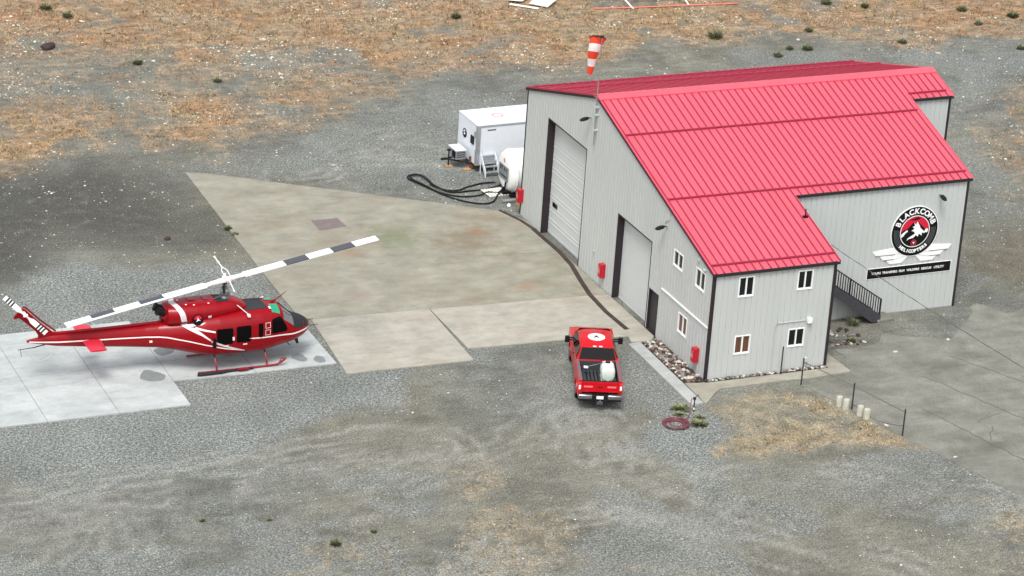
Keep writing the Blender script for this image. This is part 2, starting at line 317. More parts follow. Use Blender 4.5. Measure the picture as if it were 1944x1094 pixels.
def concrete(name, c0, c1, stain=(.2, .17, .12), bump=.25, seed=0., green=False, gr_=.10):
    m = bpy.data.materials.new(name); m.use_nodes = True; N = m.node_tree.nodes; L = m.node_tree.links; B = N['Principled BSDF']
    B.inputs['Roughness'].default_value = .85; B.inputs['Specular IOR Level'].default_value = .2
    tc = N.new('ShaderNodeTexCoord')
    def noise(s, d, r=.6, w=(1, 1, 1)):
        mp = N.new('ShaderNodeMapping'); mp.inputs['Scale'].default_value = w; mp.inputs['Location'].default_value = (seed, seed*2, 0); L.new(tc.outputs['Object'], mp.inputs[0])
        n = N.new('ShaderNodeTexNoise'); n.inputs['Scale'].default_value = s; n.inputs['Detail'].default_value = d; n.inputs['Roughness'].default_value = r; L.new(mp.outputs[0], n.inputs[0]); return n.outputs[0]
    def ramp(f, stops):
        r = N.new('ShaderNodeValToRGB'); e = r.color_ramp.elements
        while len(e) < len(stops): e.new(.5)
        for i, (p, c) in enumerate(stops): e[i].position = p; e[i].color = tuple(c)+(1,)
        L.new(f, r.inputs[0]); return r.outputs[0]
    def mix(a, b_, f, mode='MIX'):
        x = N.new('ShaderNodeMix'); x.data_type = 'RGBA'; x.blend_type = mode
        if isinstance(f, float): x.inputs[0].default_value = f
        else: L.new(f, x.inputs[0])
        L.new(a, x.inputs[6]); L.new(b_, x.inputs[7]); return x.outputs[2]
    c = ramp(noise(.55, 8, .65), [(.3, c0), (.68, c1)])
    st = ramp(noise(.24, 6, .6, (1, 1.3, 1)), [(.50, (0, 0, 0)), (.72, (1, 1, 1))])
    rr = N.new('ShaderNodeRGB'); rr.outputs[0].default_value = tuple(stain)+(1,); c = mix(c, rr.outputs[0], st)
    c = mix(c, ramp(noise(1.1, 8, .75, (.6, 1.3, 1)), [(.3, (.74, .74, .73)), (.52, (1, 1, 1)), (.72, (1.16, 1.15, 1.12))]), .8, 'MULTIPLY')
    c = mix(c, ramp(noise(14, 4, .75), [(.3, (1-gr_,)*3), (.7, (1+gr_*.8,)*3)]), 1., 'MULTIPLY')
    if green:    # algae and rust stains with a place of their own on the apron
        for (px, py, r1, col) in ((-7.6, 20.2, 2.1, (.135, .165, .078)), (-4.2, 19.0, 2.4, (.175, .13, .085)), (-3.2, 19.9, .8, (.25, .135, .075)), (-10.6, 18.8, 1.3, (.25, .175, .115)), (-12.3, 13.6, 1.2, (.25, .195, .165)), (-3.7, 12.4, .9, (.26, .165, .10))):
            mp = N.new('ShaderNodeMapping'); mp.inputs['Location'].default_value = (-px, -py, 0); L.new(tc.outputs['Object'], mp.inputs[0])
            m2 = N.new('ShaderNodeMapping'); m2.inputs['Scale'].default_value = (1/r1, 1/r1, 0); L.new(mp.outputs[0], m2.inputs[0])
            ln = N.new('ShaderNodeVectorMath'); ln.operation = 'LENGTH'; L.new(m2.outputs[0], ln.inputs[0])
            ad = N.new('ShaderNodeMath'); ad.operation = 'MULTIPLY_ADD'; L.new(noise(1.3, 6, .65), ad.inputs[0]); ad.inputs[1].default_value = 2.2; L.new(ln.outputs['Value'], ad.inputs[2])
            mr = N.new('ShaderNodeMapRange'); mr.inputs[1].default_value = 2.05; mr.inputs[2].default_value = 1.15; mr.inputs[3].default_value = 0; mr.inputs[4].default_value = .62; L.new(ad.outputs[0], mr.inputs[0])
            q = N.new('ShaderNodeRGB'); q.outputs[0].default_value = tuple(col)+(1,); c = mix(c, q.outputs[0], mr.outputs[0])
    L.new(c, B.inputs['Base Color'])
    bp = N.new('ShaderNodeBump'); bp.inputs['Strength'].default_value = bump; bp.inputs['Distance'].default_value = .01; L.new(noise(20, 4), bp.inputs['Height']); L.new(bp.outputs[0], B.inputs['Normal'])
    return m
M_apron = concrete('apron_concrete', (.222, .214, .17), (.31, .30, .245), (.235, .20, .15), green=True)
M_apron2 = concrete('apron_concrete_warm', (.30, .285, .24), (.40, .385, .33), (.32, .275, .225), seed=5.)
M_pad = concrete('pad_concrete', (.36, .385, .38), (.47, .495, .49), (.33, .355, .35), seed=11.)
M_walk = concrete('path_concrete', (.26, .25, .20), (.35, .335, .28), (.23, .21, .17), seed=21.)
M_walk2 = concrete('pale_path_concrete', (.33, .345, .335), (.41, .425, .41), (.30, .31, .30), seed=31.)
M_road = concrete('road_surface', (.15, .15, .127), (.25, .25, .215), (.12, .115, .095), seed=41., gr_=.28, bump=.6)
M_joint = mat('joint_grey', (132, 134, 130), .95)  # grey of the bedding showing in the pad joints
M_seam = mat('seam_mortar', (205, 200, 186), .9, var=.1)
M_rub = mat('drain_grate_rubber', (66, 55, 52), .8, var=.25, scale=2)
def slab(name, polys, m, z0, z1, label=None, bevel=.02):
    b = MB()
    for p in polys: b.prism(p, z0, z1)
    return obj(name, b, m, bevel=bevel, kind='structure', label=label)
JY = 10.95
ap_up = [(-15.28, 31.58), (-14.24, 31.17), (-1.0, 22.36), (-.08, 20.6), (-.08, 10.62), (-9.41, 11.13), (-15.42, 11.41), (-15.88, 12.4), (-15.74, 18.6)]
slab('apron', [ap_up], M_apron, -.2, .055, 'large stained concrete apron in front of the hangar doors')
slab('apron_slab', [[(-15.40, 11.385), (-9.43, 11.105), (-9.62, 5.0), (-15.93, 5.12)]], M_apron2, -.2, .062, 'square pale concrete slab between the helicopter nose and the gravel')
slab('apron_slab', [[(-9.385, 11.10), (-.08, 10.59), (-.08, 5.3), (-.45, 4.85), (-1.45, 4.95), (-1.3, 5.62), (-4.6, 6.05), (-9.36, 6.3)]], M_apron2, -.2, .058, 'long concrete slab in front of the second overhead door behind the pickup')
# patch of darker repair, resting flush
b = MB(); b.prism([(-11.12, 23.39), (-9.66, 23.41), (-9.58, 22.2), (-11.14, 21.98)], .057, .061); obj('apron_patch', b, mat('repair_patch', (112, 101, 99), .9, var=.12), kind='structure', label='dark brownish grey repair patch on the apron')
def strip(b, path, w, z0, z1):
    for i in range(len(path)-1):
        a = Vector(path[i]+(0,)); c = Vector(path[i+1]+(0,)); d = (c-a).normalized(); n = Vector((-d.y, d.x, 0))*w/2; a = a-d*w*.2; c = c+d*w*.2
        b.prism([(a-n)[:2], (c-n)[:2], (c+n)[:2], (a+n)[:2]], z0+i*.0004, z1+i*.0004)
b = MB(); strip(b, [(-.93, 22.35), (-.42, 20.79), (-.2, 19.3)], .2, .05, .068); strip(b, [(-.26, 19.4), (-.2, 16.2), (-.32, 14.47), (-.69, 12.6), (-1.01, 10.71), (-1.13, 8.52), (-1.04, 6.39)], .25, .05, .072)
obj('drain_channel', b, M_rub, label='dark trench drain cover curving along the apron in front of the hangar doors', cat='drain')
pads = []
yy = [13.42, 8.6, 3.80]; xx = [-43.6, -40.3, -37.0, -33.7, -30.42, -27.15, -23.84]
j = .013
for a in range(len(xx)-1):
    for c in range(2):
        x0, x1 = xx[a]+j, xx[a+1]-j; pads.append([(x0, yy[c+1]+j), (x1, yy[c+1]+j), (x1, yy[c]-j), (x0, yy[c]-j)])
for x0, x1 in ((-23.84, -19.9), (-19.9, -15.96)):
    pads.append([(x0+j, 8.6+j), (x1-j, 8.6+j), (x1-j, 12.05), (x0+j, 12.6 if x0 < -22 else 12.05)]); pads.append([(x0+j, 6.45 if x0 < -22 else 6.35), (x1-j, 6.33), (x1-j, 8.6-j), (x0+j, 8.6-j)])
slab('helipad', pads, M_pad, -.2, .06, 'pale grey jointed concrete helipad under the red helicopter', bevel=.012)
b = MB()
for p in (((-43.6, 3.82), (-23.86, 3.82), (-23.86, 6.5), (-16., 6.4), (-16., 12.0), (-23.86, 12.6), (-23.86, 13.4), (-43.6, 13.4)),): b.prism(list(p), -.2, .035)
obj('helipad_bedding', b, M_joint, kind='structure')
M_oil = mat('oil_stain', (118, 124, 122), .55, var=.12, scale=4)
def blob(cx, cy, rx, ry, seed, n=22):
    r = random.Random(seed); ph = [r.random()*6.28 for _ in range(3)]
    return [(cx+rx*math.cos(t)*(1+.12*math.sin(2*t+ph[0])+.10*math.sin(3*t+ph[1])+.05*math.sin(7*t+ph[2])), cy+ry*math.sin(t)*(1+.12*math.sin(2*t+ph[1])+.1*math.sin(3*t+ph[2]))) for t in [2*math.pi*i/n for i in range(n)]]
for i, (cx, cy, rx, ry, lb) in enumerate([(-24.62, 7.15, .52, .62, 'largest dark wet stain on the helipad, nearest the slab corner'), (-23.3, 9.65, .42, .5, 'faint grey stain on the helipad below the tail boom'), (-17.45, 7.35, .35, .42, 'faint stain on the helipad beside the skid toe'), (-16.6, 6.9, .3, .36, 'small dark stain near the helipad edge'), (-18.4, 9.3, .3, .3, 'small stain under the helicopter nose')]):
    b = MB(); b.prism(blob(cx, cy, rx, ry, i+3), .061, .0645); obj('wet_stain', b, M_oil, kind='structure', label=lb)
b = MB(); rc2 = random.Random(9)
for a, c in (((-13.5, 24.5), (-9.6, 24.1)), ((-6.2, 21.), (-5.2, 14.6)), ((-9.8, 17.5), (-1.2, 16.4)), ((-15.2, 15.6), (-10.4, 16.2)), ((-2.6, 11.4), (-1.6, 15.8)), ((-12.4, 28.2), (-6.5, 25.1))):
    n = int(math.dist(a, c)/.3); pts = [(a[0]+(c[0]-a[0])*k/n+rc2.uniform(-.05, .05), a[1]+(c[1]-a[1])*k/n+rc2.uniform(-.05, .05)) for k in range(n+1)]; strip(b, pts, .02, .0552, .0566)
obj('apron_crack', b, mat('hairline_crack', (140, 134, 116), .95), kind='structure', label='hairline cracks across the large stained apron')
# road at the right
rd = POLY['road']; rd = rd[:1]+[(float(p.x), float(p.y)) for p in spline([(a, b_, 0) for a, b_ in rd[1:10]], 5)]+rd[10:]; NRD = len(rd); rdp = []
for i in range(len(rd)):
    a, c = rd[i], rd[(i+1) % len(rd)]; n = max(1, int(math.dist(a, c)/.6)); crisp = i in (NRD-2, NRD-1)
    for k in range(n):
        t = k/n; x = a[0]+(c[0]-a[0])*t; y = a[1]+(c[1]-a[1])*t
        if not crisp and 1 < i < NRD-3: x += .9*(float(vnoise(np.array(x*.8), np.array(y*.8)))-.5)*2; y += .9*(float(vnoise(np.array(x*.8+9), np.array(y*.8)))-.5)*2
        rdp.append((x, y))
b = MB(); b.prism(rdp, -.1, .012); obj('road', b, M_road, kind='structure', label='worn pale asphalt road at the right of the hangar')
# cracks in the road
b = MB(); rc = random.Random(4)
for a, c in (((10.5, -2.2), (13.5, -10.)), ((8.6, -5.5), (10.4, -12.)), ((13., -.5), (17.5, -9.)), ((10.4, -7.4), (11.9, -6.9)), ((9.9, -9.3), (10.7, -8.1))):
    n = int(math.dist(a, c)/.35); pts = [(a[0]+(c[0]-a[0])*k/n+rc.uniform(-.07, .07), a[1]+(c[1]-a[1])*k/n+rc.uniform(-.07, .07)) for k in range(n+1)]
    strip(b, pts, .05, .0122, .0155)
obj('road_crack', b, mat('crack_filler', (92, 90, 80), .95), kind='structure', label='long thin cracks running down the road')
slab('walkway', [[(-1.72, 4.72), (-1.07, 4.78), (-1.18, -2.27), (-1.83, -2.27)]], M_walk2, -.2, .09, 'narrow pale concrete strip between the pickup and the rock bed')
slab('walkway', [[(-1.06, -.06), (.0, -.30), (6.42, -.30), (6.46, -.06), (6.46, 2.3), (7.2, 1.3), (7.30, -.9), (4.9, -1.15), (4.3, -1.0), (.3, -1.05), (-.19, -1.45), (-1.0, -2.28), (-1.13, -2.27)]], M_walk, -.2, .075, 'tan concrete walkway wrapping the office corner of the hangar')
# ------------------------------------------------------------------ hangar
GW, YR, H1, HR, L1, L2, L3, Y2, Y3, SL = 21.8, 13.55, 5.5, 9.43, 6.41, 16.38, 18.9, 4.9, 11.35, .29
def roofz(y): return H1+SL*y if y <= YR else HR-SL*(y-YR)
M_wall = mat('light_grey_steel_siding', (208, 212, 209), .42, var=.035, scale=.8, streak=(1, 1, .25), k=.77, spec=.4)
M_red = mat('red_steel_roof', (211, 84, 99), .45, var=.08, scale=1.1, streak=(1.4, .35, .35), coat=.3)
M_red2 = mat('dark_red_trim_rib_shade', (150, 44, 68), .45, var=.05)  # true colour of guards and rakes; on the roof ribs it paints in shade
M_trim = mat('dark_brown_trim', (50, 43, 47), .5)
M_white = mat('white_vinyl', (236, 238, 236), .45)
M_black = mat('black_paint', (22, 22, 24), .5)
M_dkglass = mat('dark_window_glass', (22, 24, 26), .08, spec=.4, var=.5, scale=2)
M_brown = mat('brown_curtain', (98, 66, 50), .3, var=.25, scale=2, streak=(6, 6, .3))
M_door = mat('overhead_door_panel', (216, 219, 217), .4, var=.02, scale=.5, k=.86)
M_dkdoor = mat('charcoal_door_paint', (62, 60, 62), .5)
hangar = thing('hangar', 'light grey steel hangar with a bright red stepped roof and two overhead doors', 'hangar')
def wallsheet(name, O, U, NRM, length, top, holes=(), base=0., per=.305, mats=M_wall, label=None, ph=.1):
    """vertical ribbed siding: O origin, U unit along, NRM outward"""
    O, U, NRM = Vector(O), Vector(U), Vector(NRM)
    us = {0., length}
    for a, b_, _, _ in holes: us |= {a, b_}
    prof = []; u = -per
    while u < length+per:
        for du, h in ((0, .03), (.018, 0), (.05, 0), (.068, .03)):
            prof.append((u+ph+du, h))
        u += per
    def hh(u):
        for i in range(len(prof)-1):
            if prof[i][0] <= u <= prof[i+1][0]+1e-9:
                t = (u-prof[i][0])/(prof[i+1][0]-prof[i][0]); return prof[i][1]*(1-t)+prof[i+1][1]*t
        return .03
    us |= {p[0] for p in prof if 0 < p[0] < length}
    us = sorted(us); B = MB()
    for a, b_ in zip(us[:-1], us[1:]):
        if b_-a < 1e-5: continue
        mid = (a+b_)/2; cuts = sorted([(z0, z1) for h0, h1, z0, z1 in holes if h0 <= mid <= h1]); z = base; iv = []
        for z0, z1 in cuts:
            if z0 > z: iv.append((z, z0))
            z = max(z, z1)
        iv.append((z, None))
        for z0, z1 in iv:
            P = [O+U*a+NRM*hh(a)+Vector((0, 0, z0)), O+U*b_+NRM*hh(b_)+Vector((0, 0, z0)), O+U*b_+NRM*hh(b_)+Vector((0, 0, top(b_) if z1 is None else z1)), O+U*a+NRM*hh(a)+Vector((0, 0, top(a) if z1 is None else z1))]
            if (P[1]-P[0]).cross(P[3]-P[0]).dot(NRM) < 0: P = P[::-1]
            B.add(P, [(0, 1, 2, 3)])
    return obj(name, B, mats, hangar, label=label)
D1 = (14.36, 19.0, 0., 6.28); D2 = (6.48, 10.22, 0., 4.42); D3 = (5.27, 6.34, .02, 2.17)
GWIN = [(3.12, 4.10, 4.29, 5.08), (.79, 1.74, 4.18, 5.10), (2.16, 3.09, 1.29, 2.25)]
FWIN = [(1.30, 2.10, 4.16, 5.15), (4.40, 5.20, 4.20, 5.15), (1.37, 2.19, 1.24, 2.16), (4.19, 5.06, 1.30, 2.20)]
eps = .04
wallsheet('wall', (0, 0, 0), (0, 1, 0), (-1, 0, 0), GW, lambda y: roofz(y)-eps, [D1, D2, D3]+GWIN, label='tall gable wall with the two overhead doors')
wallsheet('wall', (0, 0, 0), (1, 0, 0), (0, -1, 0), L1, lambda x: H1-eps, FWIN, label='two storey office wall with four windows', ph=.16)
wallsheet('wall', (L1, 0, 0), (0, 1, 0), (1, 0, 0), Y2, lambda y: roofz(y)-eps)
wallsheet('wall', (L1, Y2, 0), (1, 0, 0), (0, -1, 0), L2-L1, lambda x: roofz(Y2)-eps, label='side wall that carries the round sign', ph=.2)
wallsheet('wall', (L2, Y2, 0), (0, 1, 0), (1, 0, 0), Y3-Y2, lambda u: roofz(Y2+u)-eps)
wallsheet('wall', (L2, Y3, 0), (1, 0, 0), (0, -1, 0), L3-L2, lambda x: roofz(Y3)-eps)
wallsheet('wall', (L3, Y3, 0), (0, 1, 0), (1, 0, 0), GW-Y3, lambda u: roofz(Y3+u)-eps)
wallsheet('wall', (0, GW, 0), (1, 0, 0), (0, 1, 0), L3, lambda x: roofz(GW)-eps)
# roof: ribbed sheets following the three stepped eaves
def roofsheet(name, x0, x1, ystart, yend, zf, per=.405, label=None):
    B = MB(); xs = [x0]; u = math.floor(x0/per)*per
    prof = []
    while u < x1+per:
        prof += [(u, 0), (u+.006, .05), (u+.052, .05), (u+.058, 0)]; u += per
    def hh(x):
        for i in range(len(prof)-1):
            if prof[i][0] <= x <= prof[i+1][0]: t = (x-prof[i][0])/(prof[i+1][0]-prof[i][0]); return prof[i][1]*(1-t)+prof[i+1][1]*t
        return 0
    br = [L1+.13, L2+.13]
    xs = sorted({x0, x1} | {p[0] for p in prof if x0 < p[0] < x1} | {x for x in br if x0 < x < x1})
    for a, b_ in zip(xs[:-1], xs[1:]):
        y0 = ystart((a+b_)/2); P = [(a, y0, zf(y0)+hh(a)), (b_, y0, zf(y0)+hh(b_)), (b_, yend, zf(yend)+hh(b_)), (a, yend, zf(yend)+hh(a))]
        if y0 > yend: P = P[::-1]
        B.add(P, [(0, 1, 2, 3)], 1 if hh(a)+hh(b_) > .03 else 0)  # raised ribs get the darker red: their relief shade is put into the colour
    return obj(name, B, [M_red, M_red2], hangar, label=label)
OV = .12
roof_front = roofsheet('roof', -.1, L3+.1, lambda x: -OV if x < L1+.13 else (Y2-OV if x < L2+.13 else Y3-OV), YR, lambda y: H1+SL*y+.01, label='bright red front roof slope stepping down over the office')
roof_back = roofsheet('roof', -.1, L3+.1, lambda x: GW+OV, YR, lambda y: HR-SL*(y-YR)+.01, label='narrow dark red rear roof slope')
# ridge cap
B = MB(); w = .42
B.add([(-.12, YR-w, HR-SL*w+.075), (L3+.12, YR-w, HR-SL*w+.075), (L3+.12, YR, HR+.085), (-.12, YR, HR+.085), (-.12, YR+w, HR-SL*w+.075), (L3+.12, YR+w, HR-SL*w+.075),
       (-.12, YR-w, HR-SL*w+.0), (L3+.12, YR-w, HR-SL*w+.0), (-.12, YR+w, HR-SL*w+.0), (L3+.12, YR+w, HR-SL*w+.0)],
      [(0, 1, 2, 3), (3, 2, 5, 4), (6, 7, 1, 0), (4, 5, 9, 8), (6, 0, 3, 4, 8), (7, 9, 5, 2, 1)])
obj('ridge_cap', B, M_red, roof_front)
# snow guards
def guard(x0, x1, y, front=True):
    B = MB(); z = roofz(y)+.035
    B.box(x0, x1, y-.045, y+.045, z, z+.075); 
    return obj('snow_guard', B, M_red2, roof_front if front else roof_back, bevel=.01)
guard(0, L1+.08, .42); guard(0, L2, 5.3); guard(0, L2-.05, 10.28); guard(L2+.15, L3-.15, 11.62)
def dashed(y):
    B = MB(); x = .1
    while x < L3-.1: B.box(x, x+.27, y-.05, y+.05, roofz(y)+.02, roofz(y)+.11); x += .405
    B.box(.1, L3-.1, y-.03, y+.03, roofz(y)+.05, roofz(y)+.08); return obj('snow_guard', B, M_red2, roof_back)
dashed(18.7); dashed(21.4)
# eave fascias, gable rakes and corner trims
def fascia(p0, p1, n, h=.11, t=.03, top=.0, mi=M_trim, name='fascia', parent=None):
    p0, p1, n = Vector(p0), Vector(p1), Vector(n); B = MB(); u = Vector((0, 0, 1))
    vs = [p0+u*(top-h), p1+u*(top-h), p1+u*top, p0+u*top]; vs += [v+n*t for v in vs]
    B.add(vs, [(0, 1, 2, 3), (7, 6, 5, 4), (0, 4, 5, 1), (1, 5, 6, 2), (2, 6, 7, 3), (3, 7, 4, 0)]); return obj(name, B, mi, parent or hangar)
for x0, x1, y in ((-.1, L1+.13, 0), (L1+.14, L2+.13, Y2), (L2+.14, L3+.1, Y3)):
    fascia((x0, y-OV, roofz(y)-OV*SL), (x1, y-OV, roofz(y)-OV*SL), (0, -1, 0), .13, .03, -.02)
    B = MB(); B.box(x0+.02, x1-.02, y-OV+.003, y-.03, roofz(y)-.16, roofz(y)-.09); obj('soffit', B, M_trim, hangar)
fascia((-.1, GW+OV, roofz(GW)-OV*SL), (L3+.1, GW+OV, roofz(GW)-OV*SL), (0, 1, 0), .15, .03, -.01)
for a, b_ in ((-OV, YR), (GW+OV, YR)):
    for x, n in ((-.1, -1), ):
        fascia((x, a, roofz(a)-(.0 if a > 0 else 0)), (x, b_, roofz(b_)), (n, 0, 0), .05, .025, .035, M_red2, 'rake_trim', roof_front)
        fascia((x+.02, a, roofz(a)), (x+.02, b_, roofz(b_)), (n, 0, 0), .12, .03, -.02, M_trim)
for x, a, b_ in ((L1+.13, -OV, Y2), (L2+.13, Y2-OV, Y3), (L3+.1, Y3-OV, YR), (L3+.1, GW+OV, YR)):
    fascia((x, a, H1+SL*a if a < YR else roofz(a)), (x, b_, roofz(b_)), (1, 0, 0), .10, .025, .05, M_red, 'rake_trim', roof_front)
def corner(x, y, z, sx, sy):
    B = MB(); t = .11
    B.box(min(x+sx*.03, x-sx*t), max(x+sx*.03, x-sx*t), min(y+sy*.033, y), max(y+sy*.033, y), 0, z)
    B.box(min(x, x+sx*.033), max(x, x+sx*.033), min(y+sy*.03, y-sy*t), max(y+sy*.03, y-sy*t), 0, z-.002); return obj('corner_trim', B, M_trim, hangar)
corner(0, 0, H1-.06, -1, -1); corner(L1, 0, H1-.06, 1, -1); corner(L2, Y2, roofz(Y2)-.06, 1, -1); corner(L3, Y3, roofz(Y3)-.06, 1, -1); corner(0, GW, roofz(GW)-.06, -1, 1); corner(L3, GW, roofz(GW)-.06, 1, 1)
B = MB(); B.box(.15, L1-.15, -.028, -.0255, 2.78, 2.80); obj('siding_lap', B, M_wall, hangar)
B = MB(); B.box(L2+.1, L3-.13, Y3-.045, Y3-.02, 5.85, 5.93, 0); obj('siding_lap', B, M_wall, hangar)
B = MB(); B.box(.1, L1-.1, -.04, .0, 0, .07); B.box(L1+.1, L2-.1, Y2-.04, Y2, 0, .06); obj('base_flashing', B, mat('flashing_grey', (150, 150, 148), .6), hangar)
# overhead doors, recessed in the gable wall
def reveal(h, depth, t=.03, name='door_frame'):
    y0, y1, z0, z1 = h; B = MB()
    B.box(-.035, depth, y1-.0, y1+.07, z0, z1+.07); B.box(-.035, depth, y0-.07, y0, z0, z1+.07); B.box(-.035, depth, y0+.0005, y1-.0005, z1+.001, z1+.07)
    return B
d1 = MB(); y0, y1, z0, z1 = D1; n = 9; hh_ = (z1-.02)/n; X0 = .36
for i in range(n):
    a, b_ = .02+i*hh_, .02+(i+1)*hh_; d1.box(X0, X0+.05, y0+.002, y1-.002, a+.012, b_-.008)
    d1.box(X0-.012, X0, y0+.003, y1-.003, a+.05, a+.16); d1.box(X0-.012, X0, y0+.003, y1-.003, b_-.16, b_-.05)
d1.box(X0+.012, X0+.04, y0+.001, y1-.001, .0, z1-.001)
od1 = obj('overhead_door', d1, M_door, hangar, label='tall ribbed white overhead door', bevel=.006)
for yy0 in (18.33, 14.62):
    B = MB(); B.box(X0-.03, X0-.013, yy0-.28, yy0+.28, 1.62, 1.86); w_ = obj('door_window', B, M_dkglass, od1)
obj('door_frame', reveal(D1, .36), M_trim, hangar)
d2 = MB(); y0, y1, z0, z1 = D2; X0 = .34; n = 36; s_ = (z1-.06)/n
for i in range(n): d2.box(X0-.014, X0+.02, y0+.002, y1-.002, .06+i*s_+.008, .06+(i+1)*s_-.012)
d2.box(X0+.0, X0+.03, y0+.001, y1-.001, .0, z1-.001); d2.box(X0-.03, X0+.03, y0+.004, y1-.004, .0, .055)
obj('overhead_door', d2, M_door, hangar, label='white roller shutter door with fine slats')
obj('door_frame', reveal(D2, .34), M_trim, hangar)
B = MB(); y0, y1, z0, z1 = D3; B.box(.10, .15, y0+.05, y1-.05, .04, z1-.05); pd = obj('door', B, M_dkdoor, hangar, bevel=.004, label='charcoal personnel door')
B = MB(); B.cyl((.10, y0+.15, 1.02), (.04, y0+.15, 1.02), .018, n=8); B.box(.035, .055, y0+.1, y0+.24, 1.0, 1.03); obj('handle', B, mat('brushed_steel', (170, 170, 170), .35, 1.), pd)
B = MB(); B.box(-.03, .12, y1-.05, y1+.0, z0, z1); B.box(-.03, .12, y0, y0+.05, z0, z1); B.box(-.03, .12, y0+.0505, y1-.0505, z1-.05, z1); B.box(-.12, .12, y0-.05, y1+.05, 0, .035); obj('door_frame', B, M_trim, hangar)
# windows: white slider frames set into the openings
def window(O, U, NRM, h, glass, label=None):
    O, U, NRM = Vector(O), Vector(U), Vector(NRM); a, b_, z0, z1 = h
    T = Matrix(((U.x, NRM.x, 0, O.x), (U.y, NRM.y, 0, O.y), (0, 0, 1, 0), (0, 0, 0, 1)))
    f = MB(); f.T = T; t = .05; e = .008
    f.box(a-e, a+t, -.04, .05, z0-e, z1+e); f.box(b_-t, b_+e, -.04, .05, z0-e, z1+e); f.box(a+t+.0005, b_-t-.0005, -.04, .049, z0-e, z0+t); f.box(a+t+.0005, b_-t-.0005, -.04, .049, z1-t, z1+e)
    m = (a+b_)/2; f.box(m-.035, m+.035, -.03, .035, z0+t, z1-t); f.box(a-.015, b_+.015, .02, .06, z0-.025, z0-e-.0005)
    fo = obj('window', f, M_white, hangar, label=label)
    for c0, c1 in ((a+t, m-.035), (m+.035, b_-t)):
        g_ = MB(); g_.T = T; g_.box(c0, c1, -.035, -.012, z0+t, z1-t); obj('pane', g_, glass, fo)
for h in GWIN: window((0, 0, 0), (0, 1, 0), (-1, 0, 0), h, M_dkglass if h[2] > 3 else M_brown)
for i, h in enumerate(FWIN): window((0, 0, 0), (1, 0, 0), (0, -1, 0), h, M_brown if i == 2 else M_dkglass, 'window with brown curtains' if i == 2 else None)
# pipes on the walls
M_pipe = mat('grey_conduit', (196, 200, 198), .5, k=.85)
B = MB(); B.box(-.075, -.026, .14, 5.02, 2.62, 2.69); obj('drip_rail', B, M_white, hangar)
B = MB(); B.tube([(3.42, -.06, .05), (3.42, -.06, 2.40), (3.56, -.06, 2.58), (5.1, -.06, 2.58)], .022, 6); B.tube([(5.22, -.06, 2.5), (5.22, -.06, .75)], .016, 6); obj('conduit', B, M_pipe, hangar, smooth=True)
B = MB(); B.box(5.12, 5.34, -.20, -.03, 2.45, 2.70); obj('junction_box', B, M_white, hangar, bevel=.015)
B = MB(); B.cyl((5.24, -.1, .72), (5.24, -.1, .42), .05, n=10); B.box(5.16, 5.32, -.22, -.04, .48, .66); obj('meter', B, M_pipe, hangar, bevel=.01)
B = MB(); B.tube([(-.06, 5.25, 5.92), (-.06, 5.1, 6.1), (-.06, 4.8, 6.25), (-.05, 4.75, 6.75)], .02, 6); obj('conduit', B, M_pipe, hangar)
for bb in ((-.10, -.026, 12.55, 12.66, 1.5, 1.62), (-.12, -.026, 1.45, 1.62, 5.45, 5.6), (-.14, -.026, .72, .98, 5.28, 5.33)):
    B = MB(); B.box(*bb); obj('vent_box', B, M_pipe, hangar, bevel=.01)
# roof mast at the office roof edge
B = MB(); B.cyl((6.3, 3.15, 6.38), (6.3, 3.15, 6.85), .035, .03, 8); B.box(6.18, 6.42, 3.08, 3.22, 6.38, 6.50); obj('vent_pipe', B, M_black, hangar)
# ---- wall lamps (each a thing)
M_lamp = mat('black_lamp_housing', (30, 30, 32), .45)
def wall_lamp(loc, n, label):
    t = thing('wall_lamp', label, 'lamp', loc, math.atan2(n[1], n[0]), 'black floodlights on the hangar walls'); t.scale = (.8, .8, .8)
    B = MB(); r = [[(x, y, z) for y, z in ((-w, zb), (w, zb), (w*.8, zt), (-w*.8, zt))] for x, w, zb, zt in ((.22, .07, -.02, .06), (.34, .13, -.07, .08), (.62, .15, -.13, .03), (.80, .09, -.14, -.06))]
    B.loft(r); obj('lamp_head', B, M_lamp, t, bevel=.01)
    B = MB(); B.cyl((0, 0, 0), (.26, 0, .02), .03, n=8); obj('arm', B, M_lamp, t); B = MB(); B.box(0, .05, -.07, .07, -.08, .08); obj('wall_plate', B, M_pipe, t, bevel=.01)
wall_lamp((-.024, 14.05, 8.1), (-1, 0), 'black floodlight on the gable wall above the tall overhead door')
wall_lamp((-.024, 5.0, 5.85), (-1, 0), 'black floodlight on the gable wall above the roller door and the office windows')
wall_lamp((14.75, Y2-.024, 6.15), (0, -1), 'black floodlight above the round sign on the side wall')
# ---- extinguisher cabinets
M_cab = mat('red_cabinet_paint', (176, 18, 34), .4, coat=.3)
def cabinet(y, z, label):
    t = thing('extinguisher_cabinet', label, 'fire cabinet', (-.026, y, z), 0, 'red fire extinguisher cabinets on the gable wall')
    B = MB(); B.box(-.26, 0, -.16, .16, -.36, .36); obj('case', B, M_cab, t, bevel=.015)
    B = MB(); B.box(-.285, -.262, -.14, .14, -.33, .33); dd = obj('door', B, M_cab, t, bevel=.008)
    B = MB(); B.box(-.292, -.286, -.05, .05, -.12, .05); B.box(-.292, -.286, -.03, .03, .12, .18); obj('label_plate', B, mat('pale_red_sticker', (226, 150, 150), .5), dd)
    B = MB(); B.box(-.30, -.286, .09, .11, -.06, .06); obj('handle', B, M_pipe, dd)
cabinet(.88, 1.0, 'red extinguisher cabinet beside the front office corner above the rock bed')
cabinet(11.33, 1.02, 'red extinguisher cabinet between the two overhead doors')
cabinet(21.62, 1.1, 'red extinguisher cabinet at the far back corner by the fuel tank')
